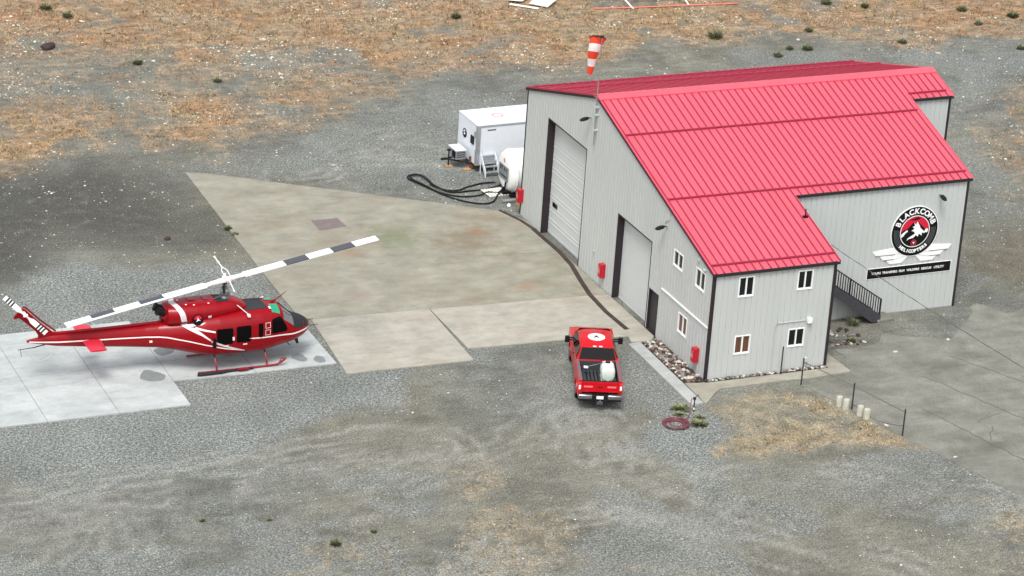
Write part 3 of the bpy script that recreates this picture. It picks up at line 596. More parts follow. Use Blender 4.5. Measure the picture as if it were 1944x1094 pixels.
# ---- round sign
sign = thing('round_sign', 'round black sign with red sky and white mountain over white wings', 'sign', (13.56, Y2-.035, 4.33))
M_sb = mat('sign_black', (16, 16, 18), .45); M_sw = mat('sign_white', (240, 240, 240), .45); M_sr = mat('sign_red', (204, 22, 52), .45); M_sg = mat('sign_grey', (96, 98, 100), .5)
FT = Matrix(((1, 0, 0, 0), (0, 0, -1, 0), (0, 1, 0, 0), (0, 0, 0, 1)))     # XY drawing plane -> wall facing -Y
def drawn(name, fn, m, parent, T=FT):
    B = MB(); B.T = T; fn(B); return obj(name, B, m, parent)
def ring(B, r0, r1, z0, z1, a0=0, a1=360, n=48):
    for i in range(n):
        a, c = math.radians(a0+(a1-a0)*i/n), math.radians(a0+(a1-a0)*(i+1)/n)
        B.prism([(r0*math.cos(a), r0*math.sin(a)), (r1*math.cos(a), r1*math.sin(a)), (r1*math.cos(c), r1*math.sin(c)), (r0*math.cos(c), r0*math.sin(c))], z0, z1)
drawn('rim', lambda B: B.cyl((0, 0, 0), (0, 0, .03), 1.34, n=64), M_sw, sign)
drawn('disc', lambda B: B.cyl((0, 0, .031), (0, 0, .045), 1.29, n=64), M_sb, sign)
drawn('sky_field', lambda B: B.prism([(.80*math.cos(math.radians(a)), .80*math.sin(math.radians(a))) for a in range(0, 181, 6)]+[(-.80, -.25), (.80, -.25)][::1], .0455, .050), M_sr, sign)
drawn('mountain', lambda B: B.prism([(.795*math.cos(math.radians(a)), .795*math.sin(math.radians(a))) for a in range(180, 361, 6)]+[(.74, .13), (.62, .05), (.45, .2), (.12, .5), (.0, .38), (-.12, .5), (-.3, .3), (-.42, .18), (-.6, .12)], .0505, .054), M_sb, sign)
def snow(B):
    for p in ([(-.10, .47), (.02, .36), (.10, .52), (.16, .40), (.24, .30), (.30, .16), (.46, .02), (.60, -.14), (.40, -.10), (.42, -.26), (.24, -.14), (.20, -.30), (.08, -.20), (-.06, -.34), (-.30, -.38), (-.42, -.46), (-.36, -.34), (-.16, -.22), (.02, -.12), (-.06, 0), (-.2, .04), (-.04, .14), (-.16, .26), (-.02, .28)],
              [(-.76, -.10), (-.62, .0), (-.44, .12), (-.40, .02), (-.52, -.06), (-.62, -.2), (-.74, -.28)], [(.52, -.06), (.60, .08), (.72, .1), (.76, -.02), (.68, -.12)]):
        B.prism(p, .0545, .058)
drawn('snowfield', snow, M_sw, sign)
drawn('ring', lambda B: ring(B, .80, .835, .0455, .057), M_sw, sign)
for a0, a1 in ((172, 222), (-42, 8)):
    for r in (.93, 1.0, 1.07, 1.14): drawn('side_bar', lambda B: ring(B, r, r+.022, .0455, .052, a0, a1, 14), M_sg, sign)
drawn('silhouette', lambda B: (B.prism([(-.34, .60), (.05, .60), (.2, .64), (.26, .70), (.1, .74), (-.02, .70), (-.3, .64)], .0505, .054), B.prism([(-.16, .775), (.42, .745), (.42, .762), (-.16, .79)], .0505, .054)), M_sb, sign)
drawn('badge', lambda B: (ring(B, .12, .165, .0545, .058, n=24),), M_sr, sign)
drawn('badge_triangle', lambda B: B.prism([(-.07, .045), (0, -.085), (.07, .045)], .0545, .058), M_sw, sign)
for o_ in [x for x in sign.children if x.name.startswith('badge')]: o_.location = (0, 0, -.60)
def arc_text(name, s_, r, a_mid, span, size, top):
    B = MB()
    for i, ch in enumerate(s_):
        t = (i/(len(s_)-1)-.5)*span; a = math.radians(a_mid-t if top else a_mid+t)
        M = FT @ Matrix.Translation((r*math.cos(a), r*math.sin(a), .05)) @ Matrix.Rotation(a-math.pi/2 if top else a+math.pi/2, 4, 'Z')
        put_text(B, ch, size, M, .006, .012)
    return obj(name, B, M_sw, sign)
arc_text('lettering', 'BLACKCOMB', 1.055, 90, 132, .40, True)
arc_text('lettering', 'HELICOPTERS', 1.055, 270, 84, .235, False)
def wing(sx):
    def f(B):
        for p in ([(.55, -1.10), (.95, -.80), (2.25, -.92), (2.05, -1.16), (1.2, -1.16), (1.2, -1.22)], [(.42, -1.18), (1.1, -1.19), (1.84, -1.19), (1.62, -1.42), (.95, -1.42), (.35, -1.30)], [(.16, -1.28), (.95, -1.45), (1.42, -1.45), (1.22, -1.66), (.55, -1.66)]):
            B.prism([(sx*x, y+.02) for x, y in p][::sx], -.0, .025)
    return f
for sx in (1, -1):
    wo_ = drawn('wing', wing(sx), M_sw, sign)
    for x0, x1, y in ((.95, 2.05, -1.15), (1.0, 1.62, -1.41)): drawn('feather_line', lambda B: B.box(min(sx*x0, sx*x1), max(sx*x0, sx*x1), y-.018, y+.018, .026, .03), M_sg, wo_)
bs = thing('sign_board', 'long black board with small white lettering below the round winged sign', 'sign', (13.52, Y2-.03, 2.26))
drawn('board', lambda B: B.box(-2.37, 2.37, -.26, .26, 0, .025), M_sb, bs)
drawn('border', lambda B: (B.box(-2.40, 2.40, .2601, .285, 0, .024), B.box(-2.40, 2.40, -.285, -.2601, 0, .024), B.box(-2.40, -2.3701, -.26, .26, 0, .024), B.box(2.3701, 2.40, -.26, .26, 0, .024)), M_sw, bs)
for i, (w_, xc) in enumerate((('TOURS', -1.87), ('TRANSFERS', -1.10), ('FILM', -.42), ('WILDFIRE', .22), ('RESCUE', .98), ('UTILITY', 1.70))):
    B = MB(); put_text(B, w_, .165, FT @ Matrix.Translation((xc, 0, .029)), .003, .004); obj('lettering', B, M_sw, bs)
# ---- staircase on the side wall
st = thing('staircase', 'dark grey wooden outside staircase with black baluster railing climbing behind the office', 'staircase', (0, 0, 0))
M_st = mat('dark_grey_stair_paint', (66, 66, 70), .65, var=.12); M_rail = mat('black_railing', (36, 33, 38), .5)
xa, za, xb, zb = 11.55, .28, 6.9, 3.45        # along the slope (bottom, top) of the tread line
ys0, ys1 = 3.95, 4.86; sl = (zb-za)/(xb-xa)
def zt(x): return za+sl*(x-xa)
for y_ in (ys0, ys1-.05):
    B = MB(); B.prism([(xa+.1, .05), (xa+.1, zt(xa)+.12), (xb, zb+.12), (xb, zb-.28), (xa-.35, .05)], y_, y_+.05, axis='y'); obj('stringer', B, M_st, st)
nst = 15
for i in range(nst):
    x = xa-(i+.5)*(xa-xb)/nst; B = MB(); B.box(x-.17, x+.15, ys0+.051, ys1-.051, zt(x)-.02, zt(x)+.02); obj('tread', B, M_st, st)
B = MB(); B.box(L1+.04, xb-.001, ys0, ys1, zb-.05, zb+.02); obj('landing', B, M_st, st)
B = MB(); B.tube([(xa+.05, ys0+.025, zt(xa+.05)+1.0), (xb, ys0+.025, zb+1.0)], .035, 6); B.tube([(xa, ys0+.025, zt(xa)+.17), (xb, ys0+.025, zb+.17)], .025, 6); obj('handrail', B, M_rail, st)
k = 0; x = xa+.02
while x > L1+.1:
    zz = zt(max(x, xb)); big_ = k % 13 == 0; r_ = .045 if big_ else .019; B = MB(); B.box(x-r_, x+r_, ys0+.005, ys0+.045, zz+(-.2 if big_ else .15), zz+1.0); obj('newel_post' if big_ else 'baluster', B, M_rail, st); x -= .142; k += 1
B = MB(); B.box(L1+.5, L1+.6, ys0, ys0+.1, 0, zb); obj('post', B, M_st, st)
B = MB(); B.prism([(11.45, 3.85), (12.45, 3.95), (12.35, 4.84), (11.6, 4.84)], -.1, .16); obj('stair_landing_slab', B, M_road, bevel=.02, label='small grey concrete slab at the foot of the outside staircase', cat='slab')
B = MB(); B.disc((L1+.25, ys0-.05, 3.0), (.2, -1, .25), .28, 20, .03); B.tube([(L1+.25, ys0, 2.9), (L1+.3, ys0-.25, 3.05)], .015, 6); B.cyl((L1+.25, ys0+.0, 2.6), (L1+.25, ys0, 3.1), .02, n=6); obj('satellite_dish', B, M_white, label='small white satellite dish on the stair railing by the office corner', cat='satellite dish')
# ---- windsock on the gable
ws = thing('windsock', 'orange and white striped windsock drooping from a pole on the hangar gable', 'windsock', (-.15, 13.4, 0))
M_or = mat('orange_fabric', (232, 74, 46), .8, var=.06); M_wf = mat('white_fabric', (244, 242, 236), .8); M_pole = mat('galvanised_pole', (160, 162, 164), .45, .6)
B = MB(); B.cyl((0, 0, 6.9), (0, 0, 12.55), .032, .026, 8); obj('pole', B, M_pole, ws)
for z in (7.7, 8.5, 8.9):
    B = MB(); B.box(-.06, .13, -.10, .10, z-.03, z+.03); obj('bracket', B, M_pipe, ws)
cen = spline([(.05, .55, 12.28), (-.02, .62, 11.85), (-.05, .78, 11.35), (0, .95, 10.85), (0, 1.06, 10.30)], 5); rr = [.40-.27*(i/(len(cen)-1))**.85 for i in range(len(cen))]
axis0 = Vector((-.30, -.50, -.80)).normalized()
rings = []
for i, c_ in enumerate(cen):
    d_ = (axis0*(1-i/(len(cen)-1))+Vector((0, .15, -1))*(i/(len(cen)-1))).normalized(); u_ = d_.cross(Vector((1, 0, 0))).normalized(); w_ = d_.cross(u_)
    rings.append([c_+u_*math.cos(t)*rr[i]*(1+.05*math.sin(3*t+i))+w_*math.sin(t)*rr[i] for t in [2*math.pi*j/18 for j in range(18)]])
B = MB(); cuts = [0, 4, 8, 12, 16, 20]
for q in range(5): B.loft(rings[cuts[q]:cuts[q+1]+1], q % 2, cap=False)
obj('sock', B, [M_or, M_wf], ws, smooth=True)
B = MB(); B.tube(rings[0], .022, 6, closed=True); B.tube([(0, 0, 12.5), (0, .05, 12.5), tuple(rings[0][4])], .02, 6); B.tube([(0, 0, 12.0), tuple(rings[0][0])], .016, 6); B.box(-.07, .07, -.07, .07, 12.5, 12.6); obj('hoop', B, M_trim, ws)
# ---- overhead service cable
B = MB(); a_ = Vector((6.47, .75, 5.93)); e_ = Vector((8.7, -26.5, 6.7)); pts = [a_.lerp(e_, t/60)-Vector((0, 0, 1.2*4*(t/60)*(1-t/60)*.25)) for t in range(61)]
B.tube(pts, .012, 5); tw = [p+Vector((.02*math.sin(i*1.3), 0, .02*math.cos(i*1.3))) for i, p in enumerate(pts)]; B.tube(tw, .009, 5)
obj('overhead_cable', B, mat('weathered_cable', (84, 82, 82), .7), label='thin twisted dark cable hanging from the office eave across the yard', cat='cable')
# ------------------------------------------------------------------ helicopter (x forward, y left, origin on the ground under the mast)
HX, HY = -20.95, 7.85
heli = thing('helicopter', 'red helicopter with white stripes and a long two bladed rotor parked on the helipad', 'helicopter', (HX, HY, .06))
M_hr = mat('helicopter_red', (138, 0, 14), .34, coat=.14, spec=.25, var=.06, scale=1.2)
M_hr2 = mat('helicopter_dark_red', (120, 6, 20), .35, coat=.4)
M_hw = mat('helicopter_white', (238, 226, 224), .4)
M_hs = mat('helicopter_silver_band', (206, 200, 204), .35, var=.08)
M_nb = mat('matt_black_nose', (40, 42, 45), .7, spec=.3); M_roofp = mat('anti_slip_black', (52, 56, 60), .85, var=.15, scale=6)
M_gl = mat('helicopter_glass', (10, 8, 9), .2, spec=.12); M_ws = mat('windscreen_glass', (112, 114, 116), .08, spec=1.)
M_gr = mat('green_roof_glass', (40, 150, 112), .15, var=.2, scale=6); M_met = mat('dull_metal', (120, 120, 122), .4, .8)
M_exh = mat('burnt_exhaust', (40, 38, 38), .5, .6); M_bw = mat('blade_white', (236, 240, 238), .45); M_bd = mat('blade_dark', (74, 74, 82), .55)
ST = [(-9.34, 2.02, 2.14, .05, 2.2), (-8.9, 1.92, 2.20, .12, 2.2), (-8.0, 1.72, 2.28, .20, 2.3), (-6.5, 1.52, 2.27, .27, 2.3), (-5.0, 1.36, 2.26, .33, 2.4), (-3.9, 1.22, 2.26, .40, 2.5), (-3.3, 1.16, 2.32, .50, 2.6),
      (-2.7, 1.06, 2.44, .72, 2.8), (-2.0, .92, 2.58, .98, 3.2), (-1.3, .80, 2.68, 1.16, 3.8), (-.6, .74, 2.73, 1.24, 4.2), (.4, .72, 2.75, 1.26, 4.4), (1.4, .73, 2.76, 1.23, 4.4), (2.0, .75, 2.76, 1.12, 4.0), (2.40, .80, 2.74, 1.03, 3.6),
      (2.56, .82, 2.62, 1.0, 3.4), (2.85, .86, 2.36, .96, 3.1), (3.12, .90, 2.10, .88, 2.8), (3.35, .95, 2.03, .78, 2.6), (3.65, 1.03, 1.93, .60, 2.4), (3.88, 1.14, 1.80, .40, 2.2), (4.02, 1.28, 1.66, .20, 2.1), (4.07, 1.38, 1.56, .08, 2.)]
SA = np.array(ST)
def sec(x): return [float(np.interp(x, SA[:, 0], SA[:, i])) for i in range(1, 5)]
def hull_pt(x, t):
    zb, zt_, w, n = sec(x); zc = zb+(zt_-zb)*.46; c, s_ = math.cos(t), math.sin(t)
    y = w*math.copysign(abs(c)**(2/n), c); hz = (zt_-zc) if s_ > 0 else (zc-zb); n2 = n if s_ < 0 else n*.9
    return Vector((x, y*(1-.06*max(0, s_)), zc+hz*math.copysign(abs(s_)**(2/n2), s_)))
def side_y(x, z, side=-1, off=.006):
    zb, zt_, w, n = sec(x); zc = zb+(zt_-zb)*.46; up = z > zc; hz = (zt_-zc) if up else (zc-zb); n2 = n*.9 if up else n
    s_ = min(.999, abs(z-zc)/hz); sn = s_**(n2/2); c = math.sqrt(max(0, 1-sn*sn)); y = w*c**(2/n)*(1-.06*(sn if up else 0))
    return side*(y+off)
xs = np.unique(np.concatenate([np.arange(-9.34, 4.05, .14), SA[:, 0]])); NR = 40
B = MB(); B.loft([[hull_pt(float(x), 2*math.pi*j/NR) for j in range(NR)] for x in xs]); fus = obj('fuselage', B, M_hr, heli, smooth=True)
def patch(name, pts, m, side=-1, off=.008, parent=None, res=.12, smooth=True):
    """quad strip patch on the hull side: pts = list of (x, zlow, zhigh)"""
    B = MB(); rows = []
    for (x0, a0, b0), (x1, a1, b1) in zip(pts[:-1], pts[1:]):
        k = max(1, int(abs(x1-x0)/res)+1)
        for i in range(k): t = i/k; rows.append((x0+(x1-x0)*t, a0+(a1-a0)*t, b0+(b1-b0)*t))
    rows.append(pts[-1]); q = 6
    B.grid([[(x, side_y(x, a+(b-a)*j/q, side, off), a+(b-a)*j/q) for j in range(q+1)] for x, a, b in rows])
    return obj(name, B, m, parent or fus, smooth=smooth)
for sd_ in (-1, 1):
    patch('stripe', [(-9.25, 2.02, 2.09), (-7.9, 1.93, 2.00), (-6, 1.87, 1.93), (-2.95, 1.77, 1.83), (-2.0, 1.61, 1.67), (-1.05, 1.37, 1.43), (-.3, 1.17, 1.23), (.55, 1.0, 1.06)], M_hw, sd_)
    patch('stripe', [(.75, 1.60, 1.61), (.95, 1.56, 1.62), (2.0, 1.50, 1.56), (3.0, 1.42, 1.49), (4.03, 1.42, 1.50)], M_hw, sd_)
    patch('stripe', [(-2.35, 2.36, 2.5), (-1.9, 2.12, 2.36), (-1.45, 1.90, 2.03), (-1.08, 1.64, 1.72)], M_hw, sd_)
    patch('stripe', [(-1.75, 2.22, 2.32), (-1.35, 2.13, 2.22), (-.86, 2.03, 2.11)], M_hw, sd_)
    patch('stripe', [(-1.05, 1.58, 1.68), (-.4, 1.30, 1.39), (.2, 1.10, 1.17), (.5, 1.04, 1.07)], M_hs, sd_, .010)
    for a, c, zl, zh in ((-.80, -.03, 1.44, 2.20), (.14, .84, 1.46, 2.24), (1.20, 1.42, 1.55, 2.26)): patch('door_window', [(a, zl+.07, zh-.07), (a+.025, zl+.02, zh-.02), (a+.07, zl, zh), (c-.07, zl, zh), (c-.025, zl+.02, zh-.02), (c, zl+.07, zh-.07)] if c-a > .3 else [(a, zl, zh), (c, zl, zh)], M_gl, sd_)
    patch('door_window', [(1.88, 1.72, 2.30), (1.93, 1.66, 2.36), (2.30, 1.66, 2.42), (2.38, 1.66, 2.36), (2.62, 1.66, 1.95), (2.68, 1.70, 1.80)], M_gl, sd_)
    for zc_ in (2.12, 1.78):
        for e in ((1.54, 1.80, .11, .13), (1.54, 1.80, -.13, -.11)): patch('step_marking', [(e[0], zc_+e[2], zc_+e[3]), (e[1], zc_+e[2], zc_+e[3])], M_hw, sd_, .012)
        for e in ((1.54, 1.56), (1.78, 1.80)): patch('step_marking', [(e[0], zc_-.13, zc_+.13), (e[1], zc_-.13, zc_+.13)], M_hw, sd_, .013)
    for x_, z_ in ((.55, 1.36), (-.35, 1.36)): patch('door_handle', [(x_-.1, z_-.03, z_+.03), (x_+.1, z_-.03, z_+.03)], M_hw, sd_, .02)
    for x_, z_ in ((-.88, 1.1), (1.45, 1.15)): patch('door_seam', [(x_, z_, 2.45), (x_+.025, z_, 2.45)], M_hr2, sd_, .004)
    for x_ in (-3.4, -4.6, -5.8, -7.4): zb_, zt__ = sec(x_)[:2]; patch('panel_seam', [(x_, zb_+.1, zt__-.06), (x_+.018, zb_+.1, zt__-.06)], M_hr2, sd_, .003)
    for x_, z_ in ((.06, 1.05), (.0, 1.45)): patch('panel_seam', [(x_, z_, 2.42), (x_+.018, z_, 2.42)], M_hr2, sd_, .003)
    patch('panel_seam', [(-.9, 2.42, 2.44), (1.5, 2.44, 2.46)], M_hr2, sd_, .003); patch('panel_seam', [(-2.3, 1.30, 1.315), (-1.2, 1.15, 1.165)], M_hr2, sd_, .003)
    patch('rotor_mark', [(-3.75, 1.55, 1.66), (-3.62, 1.55, 1.66)], M_hw, sd_)
B = MB(); rows = []
for x in np.linspace(3.06, 4.03, 12): rows.append([hull_pt(float(x), math.radians(a))+Vector((0, 0, .006)) for a in np.linspace(14, 166, 19)])
B.grid(rows); obj('nose_cover', B, M_nb, fus, smooth=True)
for a0, a1 in ((20, 86), (94, 160)):
    B = MB(); B.grid([[hull_pt(float(x), math.radians(a))+Vector((.01, 0, .006)) for a in np.linspace(a0+3, a1-(0 if a1 < 90 else 3), 10)] for x in np.linspace(2.50, 3.05, 6)]); obj('windscreen', B, M_ws, fus, smooth=True)
def roof_patch(name, x0, x1, y0, y1, m, off=.012):
    B = MB(); rows = []
    for x in np.linspace(x0, x1, 8):
        zb, zt_, w, n = sec(float(x)); zc = zb+(zt_-zb)*.46; r = []
        for y in np.linspace(y0, y1, 9):
            c = min(.995, abs(y)/(w*.95)); cs = c**(n/2); s_ = math.sqrt(1-cs*cs); r.append((float(x), float(y), zc+(zt_-zc)*s_**(2/(n*.9))+off))
        rows.append(r)
    B.grid(rows); return obj(name, B, m, fus, smooth=True)
roof_patch('roof_walkway', .70, 1.80, -.62, .62, M_roofp)
roof_patch('roof_window', 1.95, 2.34, -.86, -.24, M_gr); roof_patch('roof_window', 1.95, 2.34, .24, .86, M_gr)
roof_patch('roof_step', 1.86, 1.95, -.7, -.5, M_hw, .03); roof_patch('roof_step', 1.86, 1.95, .5, .7, M_hw, .03)
# engine cowling
CW = [(-3.02, 2.30, 3.10, .34), (-2.9, 2.28, 3.20, .52), (-2.4, 2.3, 3.26, .68), (-1.6, 2.35, 3.28, .72), (-.7, 2.4, 3.27, .70), (-.2, 2.45, 3.24, .64), (.25, 2.5, 3.20, .56), (.6, 2.55, 3.08, .44), (.85, 2.6, 2.92, .32), (.98, 2.65, 2.78, .18)]
CA = np.array(CW)
def cowl_pt(x, t, off=0):
    zb, zt_, w = [float(np.interp(x, CA[:, 0], CA[:, i])) for i in (1, 2, 3)]; n = 3.2; c, s_ = math.cos(t), math.sin(t)
    return Vector((x, (w+off)*math.copysign(abs(c)**(2/n), c)*(1+.18*(1-max(0, s_))), (zb+zt_)/2+((zt_-zb)/2+off)*math.copysign(abs(s_)**(2/n), s_)))
xs = np.unique(np.concatenate([np.arange(-3.02, .98, .1), CA[:, 0]]))
B = MB(); B.loft([[cowl_pt(float(x), 2*math.pi*j/32) for j in range(32)] for x in xs]); cowl = obj('engine_cowling', B, M_hr, heli, smooth=True)
def cowl_patch(name, x0, x1, t0, t1, m, off=.008, sh=0, n=8):
    B = MB(); B.grid([[cowl_pt(float(x+sh*u), math.radians(t0+(t1-t0)*u), off) for u in np.linspace(0, 1, 14)] for x in np.linspace(x0, x1, n)]); return obj(name, B, m, cowl, smooth=True)
cowl_patch('stripe', -2.74, -2.48, 90, 195, M_hs, .010, .38); cowl_patch('stripe', -2.74, -2.48, 90, -15, M_hs, .0095, .38)
cowl_patch('mast_deck', -.62, .02, 60, 120, M_nb, .012)
cowl_patch('panel_seam', -2.2, -2.17, 40, 205, M_hr2, .004); cowl_patch('panel_seam', -1.3, -1.27, 40, 205, M_hr2, .004); cowl_patch('air_scoop', -1.85, -1.5, 70, 92, M_hr2, .03); cowl_patch('air_scoop', -1.15, -.9, 75, 95, M_hr2, .025); cowl_patch('exhaust_grille', -1.12, -.96, 182, 192, M_hs, .012)
for k_, (x_, t_) in enumerate(((-2.1, 112), (-1.75, 120), (-2.35, 82), (-1.05, 118))): cowl_patch('latch', x_, x_+.08, t_, t_+6, M_hw, .015, n=2)
# emblem on the near cowling
for sd_ in (-1, 1):
    em = thing('emblem', None, None); em.parent = cowl; em.location = (-1.62, sd_*.895, 2.66); em.rotation_euler = (math.radians(-10 if sd_ < 0 else 10), 0, 0)
    TT = Matrix(((1, 0, 0, 0), (0, 0, sd_, 0), (0, 1, 0, 0), (0, 0, 0, 1)))
    def eo(name, fn, m):
        B = MB(); B.T = TT; fn(B); return obj(name, B, m, em)
    eo('disc', lambda B: B.cyl((0, 0, -.04), (0, 0, .012), .25, n=24), M_sb)
    eo('sky_field', lambda B: B.prism([(.18*math.cos(math.radians(a)), .18*math.sin(math.radians(a))+.02) for a in range(0, 181, 15)], .0125, .016), M_sr)
    eo('mountain', lambda B: B.prism([(-.02, .10), (.05, 0), (.13, -.06), (.02, -.04), (-.10, -.10), (-.03, 0)], .0165, .02), M_sw)
    for s2 in (-1, 1): eo('wing', lambda B: B.prism([(s2*.10, -.27), (s2*.22, -.19), (s2*.52, -.17), (s2*.42, -.25), (s2*.28, -.31)][::s2], 0, .02), M_sw)
# exhaust stacks
for y_ in (-.2, .22):
    B = MB(); B.tube([(-2.85, y_, 2.85), (-3.15, y_*1.1, 2.92), (-3.35, y_*1.25, 3.02)], [.20, .19, .2], 16, cap=False); B.tube([(-3.35, y_*1.25, 3.02), (-3.15, y_*1.1, 2.92), (-2.85, y_, 2.85)], [.185, .17, .02], 16); obj('exhaust', B, M_exh, heli, smooth=True)
B = MB(); B.cyl((-2.95, 0, 2.6), (-3.12, 0, 2.45), .25, .1, 14); obj('tail_fairing', B, M_hr2, heli, smooth=True)
# tail fin, stinger, elevators
def plate(name, pts, t, m, parent, axis='y', bevel=.02):
    B = MB(); B.prism(pts, -t/2, t/2, axis=axis); return obj(name, B, m, parent, bevel=bevel, smooth=True)
fin = plate('tail_fin', [(-7.72, 2.24), (-8.15, 2.42), (-8.78, 2.98), (-9.42, 3.66), (-9.60, 3.72), (-9.72, 3.60), (-9.95, 3.30), (-9.92, 3.22), (-9.70, 3.26), (-9.35, 2.95), (-8.95, 2.55), (-8.80, 2.28), (-8.86, 2.16), (-8.4, 2.05)], .11, M_hr, heli)
B = MB(); B.tube([(-8.0, .06, 2.42), (-8.7, .08, 3.02), (-9.4, .08, 3.72), (-9.5, .03, 3.76)], .045, 8); obj('drive_shaft_cover', B, M_hr2, fin, smooth=True)
B = MB(); B.tube(spline([(-3.1, 0, 2.33), (-5.5, 0, 2.31), (-7.9, 0, 2.33), (-8.15, 0, 2.4)], 4), .075, 8); obj('drive_shaft_cover', B, M_hr, fus, smooth=True)
B = MB(); B.tube([(-8.3, 0, 1.86), (-9.0, 0, 1.74), (-9.75, 0, 1.70)], [.028, .022, .015], 6); B.tube([(-9.62, 0, 1.71), (-9.58, 0, 1.35)], .012, 6); obj('tail_skid', B, M_nb, heli)
B = MB(); B.tube(spline([(-9.5, 0, 1.68), (-9.0, -.1, 1.15), (-8.4, -.1, 1.2), (-8.05, -.05, 1.72)], 6), .010, 5); obj('tether', B, M_pipe, heli)
for sd_ in (-1, 1):
    B = MB(); sects = []
    for y_, c_ in ((.16, .42), (1.45, .40)):
        ring_ = [(-6.42+c_*math.cos(t)*(1), sd_*y_, 1.90+.05*math.sin(t)) for t in [2*math.pi*k/14 for k in range(14)]]; sects.append(ring_ if sd_ > 0 else ring_[::-1])
    B.loft(sects); obj('elevator', B, mat('elevator_red', (196, 34, 54), .4, coat=.3), heli, bevel=.012)
# tail rotor
tr = MB(); tr.cyl((0, -.05, 0), (0, -.42, 0), .07, n=10); tr.box(-.10, .10, -.44, -.34, -.06, .06); tro = obj('tail_rotor_hub', tr, M_hw, heli, bevel=.01, loc=(-9.50, 0, 3.52))
for sg in (1, -1):
    d_ = Vector((-.70*sg, 0, .715*sg)).normalized(); p_ = Vector((-d_.z, 0, d_.x)); B = MB(); W0 = [(.10, .05), (.28, .07), (.42, .15), (.60, .155), (.80, .155), (.88, .155), (.96, .155), (1.04, .155), (1.12, .155), (1.20, .155), (1.36, .15)]
    for i in range(len(W0)-1):
        r0, w0 = W0[i]; r1, w1 = W0[i+1]; c_ = Vector((0, -.39, 0)); a = .018
        vs = [c_+d_*r0-p_*w0*.8+Vector((0, a, 0)), c_+d_*r1-p_*w1*.8+Vector((0, a, 0)), c_+d_*r1+p_*w1*.8, c_+d_*r0+p_*w0*.8]; vs += [v+Vector((0, .03, 0)) for v in vs]
        B.add(vs, [(0, 1, 2, 3), (7, 6, 5, 4), (0, 4, 5, 1), (1, 5, 6, 2), (2, 6, 7, 3), (3, 7, 4, 0)], 1 if i in (4, 6, 8) else 0)
    obj('rotor_blade', B, [M_bw, M_sb], tro)
# mast and main rotor
B = MB(); B.cyl((-.10, 0, 3.1), (-.10, 0, 4.05), .055, n=12); B.cyl((-.10, 0, 3.62), (-.10, 0, 3.78), .10, n=12); B.cyl((-.10, 0, 3.92), (-.10, 0, 4.04), .12, .09, 12); mast = obj('mast', B, M_nb, heli, smooth=True)
B = MB(); B.cyl((-.10, 0, 3.2), (-.10, 0, 3.36), .24, .16, 14); B.cyl((-.10, 0, 3.38), (-.10, 0, 3.44), .20, .2, 14); B.tube([(-.7, -.25, 3.30), (-.3, -.1, 3.38), (.2, .1, 3.36)], .03, 6)
for a in range(4): B.cyl((-.10+.2*math.cos(a*1.57), .2*math.sin(a*1.57), 3.4), (-.10+.1*math.cos(a*1.57), .1*math.sin(a*1.57), 3.9), .014, n=6)
obj('swashplate', B, M_met, mast, smooth=True)
RH = Vector((-.10, 0, 4.09)); RD = Vector((7.68, .60, 1.13)).normalized(); RN = RD.cross(Vector((0, -1, 0))).cross(RD)
RC = Vector((0, 0, 1)).cross(RD).normalized(); RN = RD.cross(RC).normalized()
def rp(r, c, h=0.): return RH+RD*r+RC*c+RN*h
hub = MB(); hub.loft([[rp(r, c, h) for c, h in ((-w, -.05), (w, -.05), (w, .06), (-w, .06))] for r, w in ((-1.0, .09), (-.35, .14), (0, .2), (.35, .14), (1.0, .09))]); hub.cyl(rp(0, 0, -.1), rp(0, 0, .2), .11, n=12); hubo = obj('rotor_hub', hub, M_hw, heli, bevel=.015)
for sg in (1, -1):
    B = MB()
    for r0, r1, k_ in ((.95, 3.0, 0), (3.0, 4.15, 1), (4.15, 5.38, 0), (5.38, 6.5, 1), (6.5, 7.72, 0)):
        n = 4
        for i in range(n):
            a, c_ = sg*(r0+(r1-r0)*i/n), sg*(r0+(r1-r0)*(i+1)/n)
            dr = lambda r: -.001*(abs(r)-1)**2
            for (c0, c1, mi_) in ((-.24, -.14, 0 if sg < 0 else k_), (-.14, .24, k_)):
                vs = [rp(a, c0, dr(a)-.02), rp(c_, c0, dr(c_)-.02), rp(c_, c1, dr(c_)-.02), rp(a, c1, dr(a)-.02), rp(a, c0, dr(a)+.02), rp(c_, c0, dr(c_)+.02), rp(c_, c1, dr(c_)+.03), rp(a, c1, dr(a)+.03)]
                f = [(0, 3, 2, 1), (4, 5, 6, 7), (0, 1, 5, 4), (2, 3, 7, 6), (1, 2, 6, 5), (3, 0, 4, 7)]; B.add(vs, f if sg > 0 else [t[::-1] for t in f], mi_)
    bl = obj('rotor_blade', B, [M_bw, M_bd], heli)
    B = MB()
    for cc in (-.2, .2): B.tube([rp(sg*.45, cc*.3, 0), rp(sg*1.25, cc, .0)], .03, 6)
    obj('drag_brace', B, M_hw, bl)
B = MB(); sb = [RH+Vector((.10, .0, .3))+v for v in (Vector((-.15, 1.38, .30)), Vector((-.06, .55, .12)), Vector((-.03, .3, .06)), Vector((-.03, -.3, -.06)), Vector((-.05, -.55, -.11)), Vector((-.10, -1.38, -.28)))]
B.tube(sb[:2], .026, 6); B.tube(sb[-2:], .026, 6)
for s2 in (-.13, .13): B.tube([sb[1], sb[2]+Vector((s2, 0, 0)), sb[3]+Vector((s2, 0, 0)), sb[4]], .022, 6)
for e in (sb[0], sb[-1]): B.sphere(e, .05, 8, 6)
B.cyl(RH+Vector((0, -.02, .15)), RH+Vector((0, -.02, .34)), .05, n=8); obj('stabiliser_bar', B, M_hw, heli, smooth=True)
